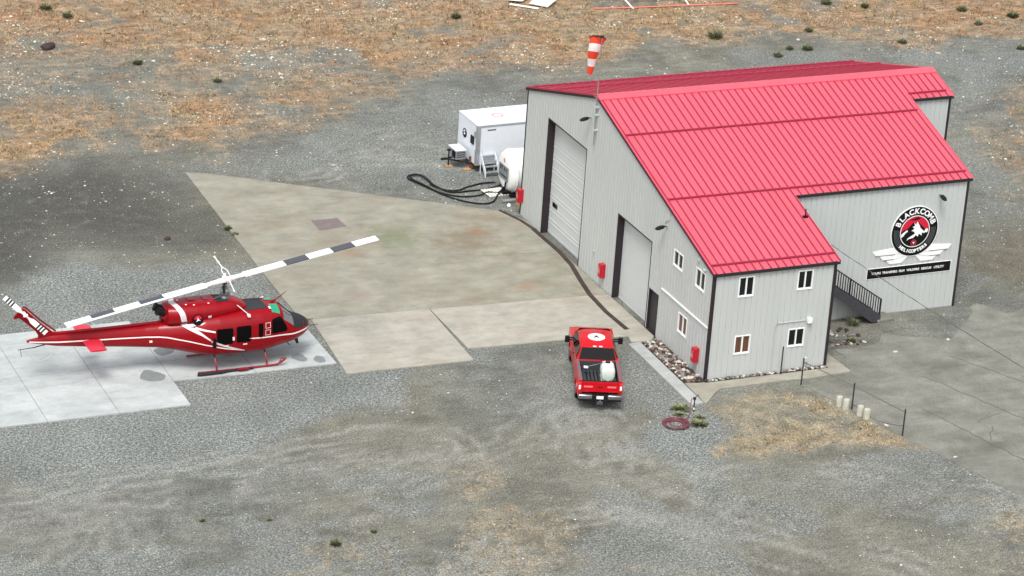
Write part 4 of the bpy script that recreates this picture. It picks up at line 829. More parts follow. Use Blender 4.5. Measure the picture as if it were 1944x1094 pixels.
# skid gear
M_sk = mat('skid_red', (134, 14, 32), .4, coat=.2)
for sd_ in (-1, 1):
    y_ = -1.12 if sd_ < 0 else .85; B = MB(); B.tube(spline([(-1.55, y_, .07), (0, y_, .07), (1.9, y_, .07), (2.3, y_, .13), (2.62, y_, .36)], 5), .052, 8); sko = obj('skid', B, M_sk, heli, smooth=True)
    B = MB(); B.prism([(-1.72, -.16), (-1.55, -.20), (-.55, -.19), (-.2, -.10), (1.0, -.07), (1.0, .07), (-.2, .08), (-.55, .12), (-1.6, .14)], .02, .10); B.v = [(v[0], v[1]+y_-.05, v[2]) for v in B.v]; (obj('snow_shoe', B, M_nb, sko, bevel=.01) if sd_ < 0 else None)
    B = MB(); B.tube([(2.30, y_-.07, .24), (2.5, y_-.07, .32), (2.42, y_-.07, .4)], .03, 6); B.tube([(2.62, y_, .36), (2.42, y_, .40), (2.28, y_, .16)], .02, 6); obj('toe_loop', B, M_sk, sko)
    B = MB(); B.box(.25, .75, y_-.26, y_-.1, .10, .14); obj('step', B, M_sk, sko)
for x_ in (-.72, 1.70):
    B = MB(); B.tube(spline([(x_, -1.12, .10), (x_-.02, -1.02, .42), (x_-.03, -.75, .72), (x_-.03, -.4, .80), (x_-.03, .3, .80), (x_-.03, .6, .72), (x_-.02, .80, .42), (x_, .85, .10)], 4), .045, 8); obj('cross_tube', B, M_sk, heli, smooth=True)
# small fittings
B = MB(); B.prism([(1.98, 2.72), (2.30, 2.74), (2.92, 3.22), (2.40, 2.76+.12)], -.025, .025, axis='y'); obj('wire_cutter', B, M_hr2, heli)
B = MB(); B.prism([(3.25, 1.0), (3.5, 1.05), (3.62, .52), (3.52, .50)], -.025, .025, axis='y'); obj('wire_cutter', B, M_nb, heli)
B = MB(); B.tube([(2.75, -.5, .95), (2.98, -.62, .74)], .018, 6); obj('antenna', B, M_nb, heli)
for y_ in (-.32, .32): B = MB(); B.tube([(3.93, y_, 1.5), (4.42, y_, 1.52)], .014, 6); obj('pitot_tube', B, M_nb, heli)
B = MB(); B.tube([(2.46, -.9, 2.66), (2.85, -.85, 2.34)], .015, 5); B.tube([(2.52, 0, 2.68), (3.1, 0, 2.14)], .028, 6); obj('window_pillar', B, M_nb, fus)
B = MB(); B.tube([(.35, -.55, 3.02), (.75, -1.08, 2.72)], .018, 6); B.box(.68, .80, -1.20, -1.02, 2.64, 2.74); obj('cable_cutter_strut', B, M_hw, heli)
B = MB(); B.box(-1.0, -.86, -1.36, -1.22, 1.35, 1.74); B.cyl((-.93, -1.29, 1.74), (-.93, -1.29, 1.80), .06, n=10); obj('fuel_filler', B, M_sb, heli, bevel=.01)
for x_ in (-.02, ): B = MB(); B.box(x_-.04, x_+.04, -1.32, -1.24, 1.62, 1.76); obj('door_latch', B, M_hw, heli)
B = MB(); B.sphere((3.45, 0, .96), .10, 10, 6); obj('landing_light', B, M_met, heli, smooth=True)
# interior seats seen through the open cockpit door
B = MB(); B.box(1.3, 1.7, -.9, .9, 1.2, 1.9); obj('seat', B, M_sb, heli)
# ------------------------------------------------------------------ pickup truck (x right, y forward, origin under the tailgate)
TL = (-6.15, -1.50, 0); TR = math.radians(-20.6)
tk = thing('pickup_truck', 'red crew pickup truck seen from behind with a white round mark on its roof', 'pickup truck', TL, TR)
M_tr = mat('truck_red', (190, 0, 18), .3, coat=.25, spec=.3, var=.03); M_tg = mat('truck_glass', (6, 6, 8), .12, spec=.22); M_tp = mat('truck_black_plastic', (24, 24, 26), .6)
M_ch = mat('bumper_chrome', (150, 152, 156), .22, .9); M_ty = mat('tyre_rubber', (24, 24, 24), .9); M_bed = mat('bed_liner', (62, 65, 68), .7, var=.12, scale=5)
M_tl = mat('tail_light_red', (210, 40, 50), .2, coat=.6); M_wht = mat('clean_white', (238, 238, 238), .4)
# body shell lower: side profile extruded with wheel cutouts, per side panels
def arch(cx, r, z0=.42, n=9): return [(cx+r*math.cos(t), .44+r*math.sin(t)) for t in np.linspace(math.pi-.05, .05, n)]
BW = 1.0; WR, WF = 1.28, 5.42
lower = [(.06, .62), (WR-.50, .55)]+arch(WR, .50)+[(WR+.50, .50), (WF-.50, .50)]+arch(WF, .50)+[(WF+.50, .55), (6.6, .60), (6.65, .95), (6.6, 1.18), (6.3, 1.28)]
for sd_ in (-1, 1):
    B = MB(); B.prism(lower+[(5.3, 1.36), (2.28, 1.42), (.03, 1.42), (.0, 1.0)], sd_*BW-.001*sd_, sd_*(BW-.17), axis='x'); obj('side_panel', B, M_tr, tk, bevel=.035, smooth=True)
    for cx in (WR, WF):
        B = MB(); B.tube([(sd_*(BW+.005), y, z) for y, z in [(cx+.52*math.cos(t), .44+.52*math.sin(t)) for t in np.linspace(math.pi, 0, 14)]], .035, 6); obj('wheel_arch', B, M_tr, tk, smooth=True)
        B = MB(); B.cyl((sd_*(BW+.015), 0, 0), (sd_*(BW-.25), 0, 0), .42, n=28); wo = obj('wheel', B, M_ty, tk, bevel=.03, loc=(0, cx, .42), smooth=True)
        B = MB(); B.cyl((sd_*(BW+.022), 0, 0), (sd_*(BW-.05), 0, 0), .23, n=20); obj('rim', B, M_ch, wo, smooth=True)
    B = MB(); B.box(sd_*(BW-.17) if sd_ < 0 else BW-.165, sd_*(BW-.02) if sd_ > 0 else -(BW-.165)+.0, .05, 2.3, 1.42, 1.442) if sd_ > 0 else B.box(-(BW-.02), -(BW-.165), .05, 2.3, 1.42, 1.442); obj('bed_rail', B, mat('rail_cap', (110, 88, 94), .6), tk, bevel=.008)
    B = MB(); B.box(sd_*BW-.02, sd_*BW+.02, .02, .16, .92, 1.34) if sd_ > 0 else B.box(-BW-.02, -BW+.10, -.01, .14, .92, 1.34)
    B = MB(); x0_, x1_ = sorted((sd_*(BW-.13), sd_*(BW+.012))); B.box(x0_, x1_, -.025, .12, .93, 1.33); lt = obj('tail_light', B, M_tl, tk, bevel=.02)
    B = MB(); x0_, x1_ = sorted((sd_*(BW-.11), sd_*(BW-.02))); B.box(x0_, x1_, -.032, -.024, 1.0, 1.20); obj('reversing_lamp', B, M_wht, lt, bevel=.01)
    B = MB(); x0_, x1_ = sorted((sd_*(BW-.25), sd_*(BW-.02))); B.box(x0_, x1_, 6.58, 6.67, .85, 1.1); obj('headlight', B, M_wht, tk, bevel=.02)
    # mirror
    B = MB(); s_ = sd_; xx_ = sorted((s_*1.14, s_*1.36)); B.box(xx_[0], xx_[1], 4.50, 4.62, 1.28, 1.62); mo = obj('mirror', B, M_tp, tk, bevel=.04, smooth=True)
    for z_ in (1.38, 1.48): B = MB(); B.tube([(s_*.93, 4.66, z_), (s_*1.2, 4.58, z_+.02)], .035, 6); obj('mirror_arm', B, M_tp, mo)
B = MB(); B.prism([(-BW+.17, .0), (-BW+.17, 6.6), (BW-.17, 6.6), (BW-.17, .0)], .5, .8); obj('chassis', B, M_tp, tk)
# tailgate
B = MB(); B.box(-BW+.135, BW-.135, -.02, .06, .86, 1.40); tg = obj('tailgate', B, M_tr, tk, bevel=.02)
B = MB(); B.box(-BW+.14, BW-.14, -.035, -.021, .90, .94); B.box(-.80, .80, -.030, -.021, 1.30, 1.32); obj('crease', B, M_tr, tg, bevel=.004)
for x_ in (-.55, .52): B = MB(); B.box(x_-.2, x_+.2, -.028, -.021, 1.10, 1.18); obj('decal', B, mat('decal_pink', (236, 112, 120), .4), tg)
B = MB(); B.box(-.12, .12, -.035, -.021, 1.10, 1.19); obj('handle', B, mat('dark_red_badge', (120, 8, 20), .3), tg, bevel=.01)
B = MB(); B.box(-.86, .86, -.021, .0605, 1.4005, 1.418); obj('tailgate_cap', B, M_tp, tg)
# rear bumper
for s_ in (-1, 1): B = MB(); x0_, x1_ = sorted((s_*.34, s_*1.0)); B.box(x0_, x1_, -.22, .02, .58, .80); obj('rear_bumper', B, M_ch, tk, bevel=.05, smooth=True)
B = MB(); B.box(-.36, .36, -.19, .02, .54, .78); B.box(-.98, .98, -.20, .03, .50, .575); obj('bumper_step', B, M_tp, tk, bevel=.02)
B = MB(); B.box(-.16, .16, -.215, -.192, .62, .76); obj('number_plate', B, M_wht, tk)
B = MB(); B.box(-.05, .05, -.36, -.1, .42, .52); B.sphere((0, -.38, .57), .05, 10, 8); B.box(-.14, .14, -.3, -.2, .38, .5); obj('tow_hitch', B, M_met, tk, bevel=.01)
B = MB(); B.box(-BW+.0, BW, 6.55, 6.82, .55, .82); obj('front_bumper', B, M_ch, tk, bevel=.05)
B = MB(); B.box(-BW+.27, BW-.27, 6.6, 6.66, .85, 1.18); obj('grille', B, M_tp, tk, bevel=.02)
# bed
B = MB()
for i in range(10): x_ = -.76+i*.169; B.box(x_-.05, x_+.05, .07, 2.24, .90, .935)
B.box(-BW+.171, BW-.171, .061, 2.26, .84, .90); bedo = obj('bed_floor', B, M_bed, tk)
for i in range(9):
    x_ = -.675+i*.169; B = MB(); B.box(x_-.028, x_+.028, .08, 2.2, .9005, .906); obj('bed_groove', B, M_tp, bedo)
for s_ in (-1, 1): B = MB(); x0_, x1_ = sorted((s_*(BW-.19), s_*(BW-.32))); B.box(x0_, x1_, WR-.45, WR+.45, .90, 1.12); obj('wheel_well', B, M_bed, bedo, bevel=.05)
for s_ in (-1, 1): B = MB(); x0_, x1_ = sorted((s_*(BW-.171), s_*(BW-.19))); B.box(x0_, x1_, .07, 2.25, .9, 1.419); obj('bed_liner_side', B, M_tp, bedo)
B = MB(); B.box(-BW+.19, BW-.19, 2.24, 2.27, .9, 1.40); obj('bed_front_wall', B, M_bed, tk)
# cab: lofted greenhouse
def cabring(y, z0, z1, w0, w1, r=.10): return [(-w0, y, z0), (-w0, y, z0+.02), (-w1-.0, y, z1-r), (-w1+.06, y, z1-.02), (-w1+.22, y, z1+.015), (0, y, z1+.035), (w1-.22, y, z1+.015), (w1-.06, y, z1-.02), (w1, y, z1-r), (w0, y, z0+.02), (w0, y, z0)]
B = MB(); B.loft([cabring(2.30, 1.30, 1.36, .97, .96, .03), cabring(2.42, 1.30, 1.58, .97, .88), cabring(2.62, 1.3, 1.92, .97, .77), cabring(2.80, 1.3, 1.98, .97, .77), cabring(3.6, 1.3, 2.02, .97, .77), cabring(4.35, 1.3, 2.0, .97, .76), cabring(4.65, 1.3, 1.93, .97, .75), cabring(5.05, 1.3, 1.66, .96, .82), cabring(5.38, 1.28, 1.36, .95, .90, .03)])
cab_ = obj('cab', B, M_tr, tk, smooth=True)
B = MB(); B.box(-BW+.165, BW-.165, 2.28, 5.4, .8, 1.36); obj('cab_floor_panel', B, M_tr, tk)
B = MB(); B.add([(-.86, 2.352, 1.42), (.86, 2.352, 1.42), (.72, 2.63, 1.89), (-.72, 2.63, 1.89)], [(0, 1, 2, 3)]); B.v = [(x, y-.05, z+.045) for x, y, z in B.v]; obj('rear_window', B, M_tg, cab_)
B = MB(); B.add([(-.86, 5.32, 1.40), (.86, 5.32, 1.40), (.70, 4.70, 1.92), (-.70, 4.70, 1.92)], [(0, 1, 2, 3)]); B.v = [(x, y+.03, z+.03) for x, y, z in B.v]; obj('windscreen', B, M_tg, cab_)
for s_ in (-1, 1):
    for y0_, y1_ in ((2.70, 3.62), (3.74, 4.70)):
        B = MB(); B.add([(s_*.985, y0_-.08 if y0_ < 3 else y0_, 1.42), (s_*.985, y1_+(.2 if y1_ > 4 else 0), 1.42), (s_*.795, y1_, 1.85), (s_*.795, y0_, 1.85)], [(0, 1, 2, 3)]); obj('side_window', B, M_tg, cab_)
    B = MB(); B.box(min(s_*1.0, s_*1.006), max(s_*1.0, s_*1.006), 3.66, 3.68, .6, 1.36); B.box(min(s_*1.0, s_*1.03), max(s_*1.0, s_*1.03), 3.5, 3.63, 1.16, 1.2); obj('door_handle', B, M_tp, tk)
B = MB(); B.loft([[(-.97+.0, y, z0), (-.94, y, z1-.06), (-.80, y, z1), (.80, y, z1), (.94, y, z1-.06), (.97, y, z0)] for y, z0, z1 in ((5.2, 1.1, 1.38), (5.8, 1.1, 1.36), (6.4, 1.1, 1.28), (6.6, 1.1, 1.16))]); obj('bonnet', B, M_tr, tk, smooth=True)
for x_ in (-.14, .14): B = MB(); B.box(x_-.08, x_+.08, 2.60, 2.66, 1.955, 1.995); obj('brake_light', B, M_wht, cab_, bevel=.01)
B = MB(); B.cyl((0, 3.52, 2.045), (0, 3.52, 2.065), .40, n=40); rm = obj('roof_mark', B, M_wht, cab_)
B = MB(); B.prism([(-.17, 3.34), (.0, 3.74), (.17, 3.34), (.0, 3.48)], 2.0655, 2.07); obj('roof_symbol', B, M_nb, rm)
# spray tank in the bed, a thing of its own
TM = Matrix.Translation(TL) @ Matrix.Rotation(TR, 4, 'Z')
wt = thing('water_tank', 'white plastic water tank standing in the bed of the red pickup', 'tank', tuple(TM @ Vector((.42, 1.42, .92))), TR)
M_pl = mat('white_polythene', (204, 214, 204), .5, var=.1)
def tring(y, sc): return [(sc*.33*math.copysign(abs(math.cos(t))**.6, math.cos(t)), y, .38+sc*.36*math.copysign(abs(math.sin(t))**.8, math.sin(t))) for t in [2*math.pi*k/24 for k in range(24)]]
B = MB(); B.loft([tring(-.52, .6), tring(-.50, .82), tring(-.44, .95), tring(-.30, 1.), tring(-.1, 1.), tring(-.08, .97), tring(-.04, .97), tring(-.02, 1.), tring(.3, 1.), tring(.42, .9), tring(.46, .7)][::-1]); obj('vessel', B, M_pl, wt, smooth=True)
B = MB(); B.cyl((.0, .15, .72), (.0, .15, .79), .11, n=14); obj('lid', B, M_tp, wt)
B = MB(); B.box(-.30, .30, -.45, .40, -.0, .06); B.cyl((0, -.5, .1), (0, -.58, .1), .04, n=8); obj('cradle', B, M_pl, wt)
B = MB(); B.tube([(.02, .1, .80), (-.5, .25, .58), (-.95, .3, .42)], .02, 6); obj('spray_wand', B, M_met, wt)
B = MB(); B.box(-1.08, -.88, .22, .36, .38, .44); obj('wand_grip', B, M_wht, wt)
# ------------------------------------------------------------------ box trailer, jet fuel tank and hoses behind the hangar
M_tw = mat('trailer_white', (228, 232, 238), .4, var=.03, k=.92); M_al = mat('aluminium', (186, 190, 192), .4, .7); M_wood = mat('timber_block', (178, 140, 100), .8, var=.2); M_rust = mat('rusty_frame', (110, 66, 52), .8, var=.3)
tl = thing('box_trailer', 'long white box trailer with drawbar and side steps behind the hangar', 'trailer', (-.02, 27.95, 0), math.radians(1.5))
B = MB(); B.box(0, 9.5, 0, 2.5, .42, 2.68); tb = obj('box', B, M_tw, tl, bevel=.03)
B = MB(); B.box(-.02, 9.52, -.02, 2.52, 2.681, 2.72); rf_ = obj('roof', B, mat('trailer_roof_white', (212, 216, 224), .35, var=.05, scale=.6, streak=(.3, 1, 1)), tl, bevel=.01)
B = MB(); ring(B, .24, .33, 2.7205, 2.726, n=24); B.v = [(v[0]+1.75, v[1]+1.3, v[2]) for v in B.v]; obj('roof_ring', B, mat('faded_pink', (240, 140, 165), .5), rf_)
B = MB(); B.box(-.03, 0, .0, .12, .42, 2.68); B.box(-.0, .2, -.03, 0, .42, 2.68); B.box(0, 9.5, -.025, -.001, 2.60, 2.66); obj('edge_trim', B, M_al, tl)
B = MB(); B.box(.35, 9.4, .15, .3, .2, .42); B.box(.35, 9.4, 2.2, 2.35, .2, .42); obj('frame', B, M_rust, tl)
for x_ in (5.4, 6.3): B = MB(); B.cyl((x_, -.02, .35), (x_, .22, .35), .35, n=20); obj('wheel', B, M_ty, tl, smooth=True)
B = MB(); B.tube([(.3, .35, .35), (-1.2, 1.25, .48)], .05, 6); B.tube([(.3, 2.15, .35), (-1.2, 1.25, .48)], .05, 6); B.box(-1.5, -1.1, 1.2, 1.3, .44, .54); B.cyl((-1.05, 1.25, .06), (-1.05, 1.25, 1.05), .04, n=8); B.box(-1.15, -.95, 1.18, 1.32, .95, 1.02); obj('drawbar', B, M_tp, tl)
B = MB(); B.box(-.85, -.25, .75, 1.75, .55, 1.05); tbx = obj('tool_box', B, M_al, tl, bevel=.02)
B = MB(); B.box(-.87, -.23, .73, 1.77, 1.051, 1.08); obj('lid', B, M_tw, tbx)
B = MB(); B.box(-.865, -.851, .8, 1.25, .62, .98); obj('vent', B, M_tp, tbx)
for z_ in (.68, .8, .92): B = MB(); B.box(-.8, -.3, .735, .749, z_, z_+.04); obj('slat', B, M_tp, tbx)
B = MB(); B.prism([(-.06, .05), (.25, .05), (.12, .55), (-.02, .75), (-.14, .75)], .55, .62, axis='y'); obj('leg', B, M_rust, tl)
B = MB(); B.box(-.05, -.001, .35, .75, 1.5, 1.95); obj('electrical_box', B, M_tp, tl); B = MB(); B.box(-.05, -.001, .15, .3, 2.0, 2.3); obj('electrical_box', B, M_al, tl)
B = MB(); B.T = Matrix(((0, 0, -1, -.002), (-1, 0, 0, 1.6), (0, 1, 0, 1.75), (0, 0, 0, 1))); B.cyl((0, 0, 0), (0, 0, .02), .26, n=24); rm_ = obj('round_decal', B, M_sb, tl)
B = MB(); B.T = Matrix(((0, 0, -1, -.0225), (-1, 0, 0, 1.6), (0, 1, 0, 1.75), (0, 0, 0, 1))); B.prism([(-.1, -.08), (.11, -.08), (.03, .12)], 0, .004); B.prism([(-.17, .02), (-.12, .15), (0, .19), (.13, .13), (.05, .125), (-.06, .08)], 0, .003, ); obj('decal_mark', B, M_wht, rm_)
B = MB(); B.box(.6, 1.1, -.006, -.001, 2.36, 2.44); obj('small_plate', B, mat('grey_plate', (90, 92, 98), .5), tl)
B = MB(); B.cyl((.12, -.05, 1.25), (.12, -.05, 1.45), .05, n=8); obj('clearance_lamp', B, M_al, tl)

for i, (x_, y_) in enumerate(((-1.08, 29.2), (-.3, 28.45))):
    B = MB(); B.box(-.2, .2, -.12, .12, 0, .1); o_ = obj('timber_block', B, M_wood, label=('timber block under the jack at the drawbar of the white trailer', 'timber block on the ground by the rusty trailer leg')[i], cat='wood block', loc=(x_, y_, 0), bevel=.01)
sp_ = thing('portable_steps', 'white metal portable steps leading up to the side of the white box trailer', 'steps', (.25, 27.9, 0), math.radians(1.5))
for i in range(4):
    B = MB(); y_ = -.75+i*.2; z_ = .22+i*.25; B.box(.0, .78, y_, y_+.22, z_, z_+.04); B.box(.02, .76, y_+.19, y_+.2, z_-.06, z_-.001); obj('tread', B, M_al, sp_)
for x_ in (-.04, .78): B = MB(); B.prism([(-.80, 0), (-.70, 0), (-.70, .12), (-.0, .95), (.0, 1.1), (-.12, 1.1), (-.80, .30)], x_, x_+.04, axis='x'); B.box(x_+.001, x_+.039, -.10, -.04, .0, 1.0); obj('side_frame', B, M_tw, sp_)
for x_ in (-.02, .80): B = MB(); B.tube([(x_, -.78, .3), (x_, -.78, .9 if x_ < 0 else .3), (x_, -.1, 1.35 if x_ < 0 else 1.1)], .015, 6); obj('rail', B, M_al, sp_)
ft = thing('fuel_tank', 'white horizontal fuel tank with a grey sign on its round end beside the hangar corner', 'fuel tank', (.30, 24.85, 0))
prof = [(0, .02), (.01, .7), (.05, .95), (.12, 1.06), (.24, 1.13), (.34, 1.15), (4.2, 1.15), (4.35, 1.1), (4.5, .7)]
B = MB(); B.loft([[(x, r*math.cos(t), 1.24+r*math.sin(t)) for t in [2*math.pi*k/36 for k in range(36)]] for x, r in prof]); obj('vessel', B, mat('tank_white', (240, 240, 236), .4, var=.03), ft, smooth=True)
B = MB(); B.tube([(.34, 1.165*math.cos(t), 1.24+1.165*math.sin(t)) for t in [2*math.pi*k/36 for k in range(36)]], .03, 6, closed=True); obj('rim', B, M_wht, ft, smooth=True)
for x_ in (.5, 3.6): B = MB(); B.box(x_, x_+.25, -.8, .8, .02, .55); obj('saddle', B, M_tw, ft)
B = MB(); B.box(.1, 4.3, -.85, .85, .02, .14); obj('base_frame', B, M_tp, ft)
sgn = MB(); sgn.box(-.035, -.012, -.62, .62, .78, 1.58); sg_ = obj('warning_sign', sgn, mat('grey_sign', (128, 132, 134), .5), ft, bevel=.01)
TS = Matrix(((0, 0, -1, -.036), (-1, 0, 0, 0), (0, 1, 0, 0), (0, 0, 0, 1)))
B = MB(); put_text(B, 'JET A-1', .30, TS @ Matrix.Translation((0, 1.38, 0)), .004, .008); put_text(B, 'FLAMMABLE', .17, TS @ Matrix.Translation((0, .98, 0)), .004, .004); obj('lettering', B, M_sb, sg_)
B = MB(); B.T = Matrix(((0, 0, -1, -.012), (-1, 0, 0, 0), (0, 1, 0, 1.86), (0, 0, 0, 1))); B.prism([(-.09, 0), (0, -.14), (.09, 0), (0, .14)], 0, .012); obj('hazard_diamond', B, mat('faded_red', (206, 120, 116), .5), ft)
B = MB(); B.T = Matrix.Translation((1.2, -1.165, 1.2)) @ FT; ring(B, .06, .13, 0, .01, n=16); B.box(-.15, .15, -.03, .03, .011, .014); obj('round_decal', B, M_sb, ft)
B = MB(); B.tube([(-.02, -.35, .75), (-.08, -.4, .4), (-.15, -.35, .12)], .05, 8); B.box(-.2, .1, -.6, -.2, .02, .28); obj('outlet_pipe', B, M_tp, ft)
B = MB(); B.box(.7, 1.7, -1.0, -.75, .12, .42); obj('pump_box', B, mat('cream_box', (206, 206, 190), .5), ft, bevel=.02)
B = MB(); B.cyl((0, 0, 0), (0, 0, .85), .10, n=14); B.sphere((0, 0, .85), .10, 14, 8); B.tube([(0, 0, .93), (0, 0, 1.0), (-.1, 0, 1.02)], .03, 6); obj('gas_bottle', B, mat('yellow_bottle', (236, 196, 50), .4), label='yellow gas bottle standing between the fuel tank and the hangar corner', cat='gas bottle', loc=(.55, 22.85, .35), smooth=True)
B = MB(); B.box(-.25, .25, -.25, .25, 0, .35); obj('plinth', B, M_wood, label='timber plinth under the yellow gas bottle', cat='plinth', loc=(.55, 22.85, 0), bevel=.01)
# pallet grate on the ground
pt = thing('pallet', 'pale slatted wooden pallet lying under the fuel hoses', 'pallet', (-.05, 24.75, 0), math.radians(4))
for i in range(9): B = MB(); x_ = -.72+i*.17; B.box(x_, x_+.12, -.55, .55, .10, .125); obj('slat', B, mat('pale_timber', (222, 220, 210), .7, var=.1), pt)
for y_ in (-.5, 0, .5): B = MB(); B.box(-.75, .78, y_-.04, y_+.04, 0, .0995); obj('bearer', B, mat('pallet_bearer', (150, 146, 136), .8, var=.1), pt)
bm = MB(); bm.box(-.42, .42, -.12, .12, .08, .14); bm.box(-.38, .38, -.08, .1, 0, .079); obj('step_block', bm, M_al, label='short metal step on the ground beside the hangar back corner', cat='step', loc=(.12, 23.45, 0))
B = MB(); B.cyl((0, 0, 0), (0, 0, .12), .11, .07, 12); obj('bucket_lid', B, M_wht, label='small white cap lying on the ground below the metal step', cat='cap', loc=(-.15, 22.95, 0), bevel=.01)
M_ho = mat('black_hose', (28, 28, 30), .6)
def hose(pts, r, label):
    B = MB(); B.tube(spline([(x, y, z) for x, y, z in pts], 8), r, 8); return obj('fuel_hose', B, M_ho, smooth=True, label=label, cat='hose')
hose([(.15, 24.4, .5), (-.1, 24.6, .12), (-.6, 24.75, .15), (-1.2, 24.65, .05), (-2.2, 24.75, .05), (-3.0, 25.5, .05), (-3.6, 26.9, .05), (-3.95, 27.9, .06), (-3.6, 28.35, .06), (-3.1, 28.2, .06), (-2.95, 27.4, .06), (-3.1, 26.6, .1), (-2.7, 25.75, .1), (-2.0, 25.6, .05), (-1.2, 26.0, .05), (-.2, 26.3, .05), (.4, 26.1, .1)], .045, 'black fuel hose looped over the gravel, its inner run ending behind the tank')
hose([(.15, 24.5, .4), (-.3, 24.2, .12), (-.7, 23.7, .05), (-1.3, 23.45, .05), (-2.1, 23.9, .05), (-2.9, 25.0, .05), (-3.5, 26.6, .11), (-3.85, 27.75, .12), (-3.55, 28.2, .12), (-3.2, 28.05, .12), (-3.05, 27.2, .12), (-3.0, 26.2, .15), (-2.4, 25.4, .05), (-1.4, 25.4, .05), (-.5, 25.4, .05), (.3, 25.3, .25)], .045, 'black fuel hose making the outermost loop beside the apron edge')
# ------------------------------------------------------------------ fence, bollards, hydrant, hose coil
M_post = mat('dark_iron_post', (52, 50, 52), .7); M_galv = mat('weathered_pipe', (112, 112, 108), .5, .4)
fe = thing('fence', 'low pipe rail fence with three dark posts along the edge of the road', 'fence', (4.3, -1.54, 0))
fp = [Vector((4.3, -1.54, 0)), Vector((5.27, -4.67, 0)), Vector((6.16, -7.8, 0))]
for p in fp:
    q = p-fp[0]; B = MB(); B.cyl(q, q+Vector((0, 0, 1.32)), .035, n=8); B.cyl(q+Vector((0, 0, 1.3201)), q+Vector((0, 0, 1.36)), .045, .02, 8); obj('post', B, M_post, fe)
for a, c in ((0, 1), (1, 2)):
    B = MB(); B.cyl(fp[a]-fp[0]+Vector((0, 0, 1.16 if a == 0 else 1.2)), fp[c]-fp[0]+Vector((0, 0, 1.2)), .022, n=6); obj('rail', B, M_galv, fe)
B = MB(); B.tube(spline([fp[1]-fp[0]+Vector((0, 0, .3)), (fp[1]+fp[2])/2-fp[0]+Vector((0, 0, .12)), fp[2]-fp[0]+Vector((0, 0, .5))], 8), .01, 5); obj('wire', B, M_post, fe)
B = MB(); B.cyl((0, 0, 0), (0, 0, 1.38), .032, n=8); B.cyl((0, 0, 1.3801), (0, 0, 1.41), .04, .02, 8); obj('iron_post', B, M_post, label='single dark iron post standing against the office wall', cat='post', loc=(3.84, -.34, .07))
M_bol = mat('cast_concrete', (176, 174, 160), .85, var=.14, scale=5, bump=.3)
bollab = ['weathered concrete bollard, first in the row from the hangar', 'weathered concrete bollard just left of the middle fence post', 'weathered concrete bollard just right of the middle fence post', 'cleaner pale concrete bollard, last in the row towards the road end']
for i, (x_, y_) in enumerate(((4.92, -4.12), (5.06, -4.48), (5.36, -5.28), (5.48, -5.68))):
    B = MB(); n = 16; B.loft([[(r*math.cos(2*math.pi*k/n), r*math.sin(2*math.pi*k/n), z) for k in range(n)] for z, r in ((-.05, .165), (.42, .155), (.47, .135), (.475, .10))]); 
    bo = obj('bollard', B, M_bol, label=bollab[i], cat='bollard', group='concrete bollards by the fence', loc=(x_, y_, 0), smooth=True); bo.rotation_euler = (random.uniform(-.04, .04), random.uniform(-.05, .05), i)
hy = thing('hydrant', 'slim dark yard hydrant at the end of the pale concrete strip', 'hydrant', (-1.98, -2.86, 0))
B = MB(); B.cyl((0, 0, 0), (0, 0, .62), .03, n=8); obj('pipe', B, M_post, hy); B = MB(); B.box(-.07, .05, -.04, .04, .6, .72); B.tube([(.04, 0, .7), (.16, 0, .82), (.2, 0, .74)], .018, 6); obj('handle', B, M_post, hy); B = MB(); B.cyl((0, 0, .1), (0, 0, .2), .04, n=8); obj('collar', B, M_wht, hy)
B = MB(); pts = []; r0 = .64
for k in range(260):
    t = k/260; a = t*2*math.pi*7.2; r = .33+.30*abs(math.sin(t*5.1))*.8+.07*math.sin(a*.37); pts.append((r*math.cos(a)*1.02, r*math.sin(a), .035+.03*(k % 37)/37+.05*t))
pts += [(.55, .25, .1), (.80, .40, .1), (1.0, .6, .2), (1.18, .95, .62), (1.28, 1.06, .7)]
B.tube(pts, .021, 6); obj('garden_hose', B, mat('dark_red_hose', (110, 52, 62), .5, var=.3, scale=6), label='coiled dark red hose lying on the gravel by the hydrant', cat='hose', loc=(-3.42, -3.95, 0), smooth=True)
# ------------------------------------------------------------------ debris at the back of the lot
M_sheet = mat('weathered_sheet', (214, 214, 200), .7, var=.12)
def lying(name, pts, z, t, m, label, cat, tilt=(0, 0), parent=None):
    c = np.mean(np.array(pts), 0); B = MB(); B.prism([(p[0]-c[0], p[1]-c[1]) for p in pts], 0, t); o = obj(name, B, m, label=label, cat=cat, loc=(float(c[0]), float(c[1]), z), bevel=.01); o.rotation_euler = (tilt[0], tilt[1], 0); return o
lying('sheet_panel', [(14.9, 54.9), (15.8, 54.0), (16.9, 55.0), (16.2, 56.2)], .16, .06, M_sheet, 'largest bent pale sheet lying in the dry grass at the back', 'panel', (.08, -.06))
lying('sheet_panel', [(13.7, 55.7), (14.6, 55.3), (15.3, 56.0), (14.3, 56.6)], .12, .05, M_wht, 'small white sheet beside the larger bent one at the back', 'panel', (-.05, .05))
lying('timber_board', [(13.6, 55.1), (13.75, 55.25), (15.2, 54.0), (15.05, 53.85)], .05, .06, M_wht, 'narrow white board in front of the pale sheets', 'board')
fr = thing('metal_frame', 'long white pipe frame lying on the dry grass at the back edge', 'frame', (21.0, 53.9, 0), math.radians(-7))
B = MB(); B.tube([(0, .25, .45), (4.1, .35, .45)], .05, 6); obj('rail', B, M_wht, fr)
B = MB(); B.tube([(0, .25, .45), (.35, -1.2, .06)], .045, 6); obj('leg', B, M_wht, fr); B = MB(); B.tube([(4.1, .35, .45), (4.25, -.75, .06)], .045, 6); obj('leg', B, M_wht, fr)
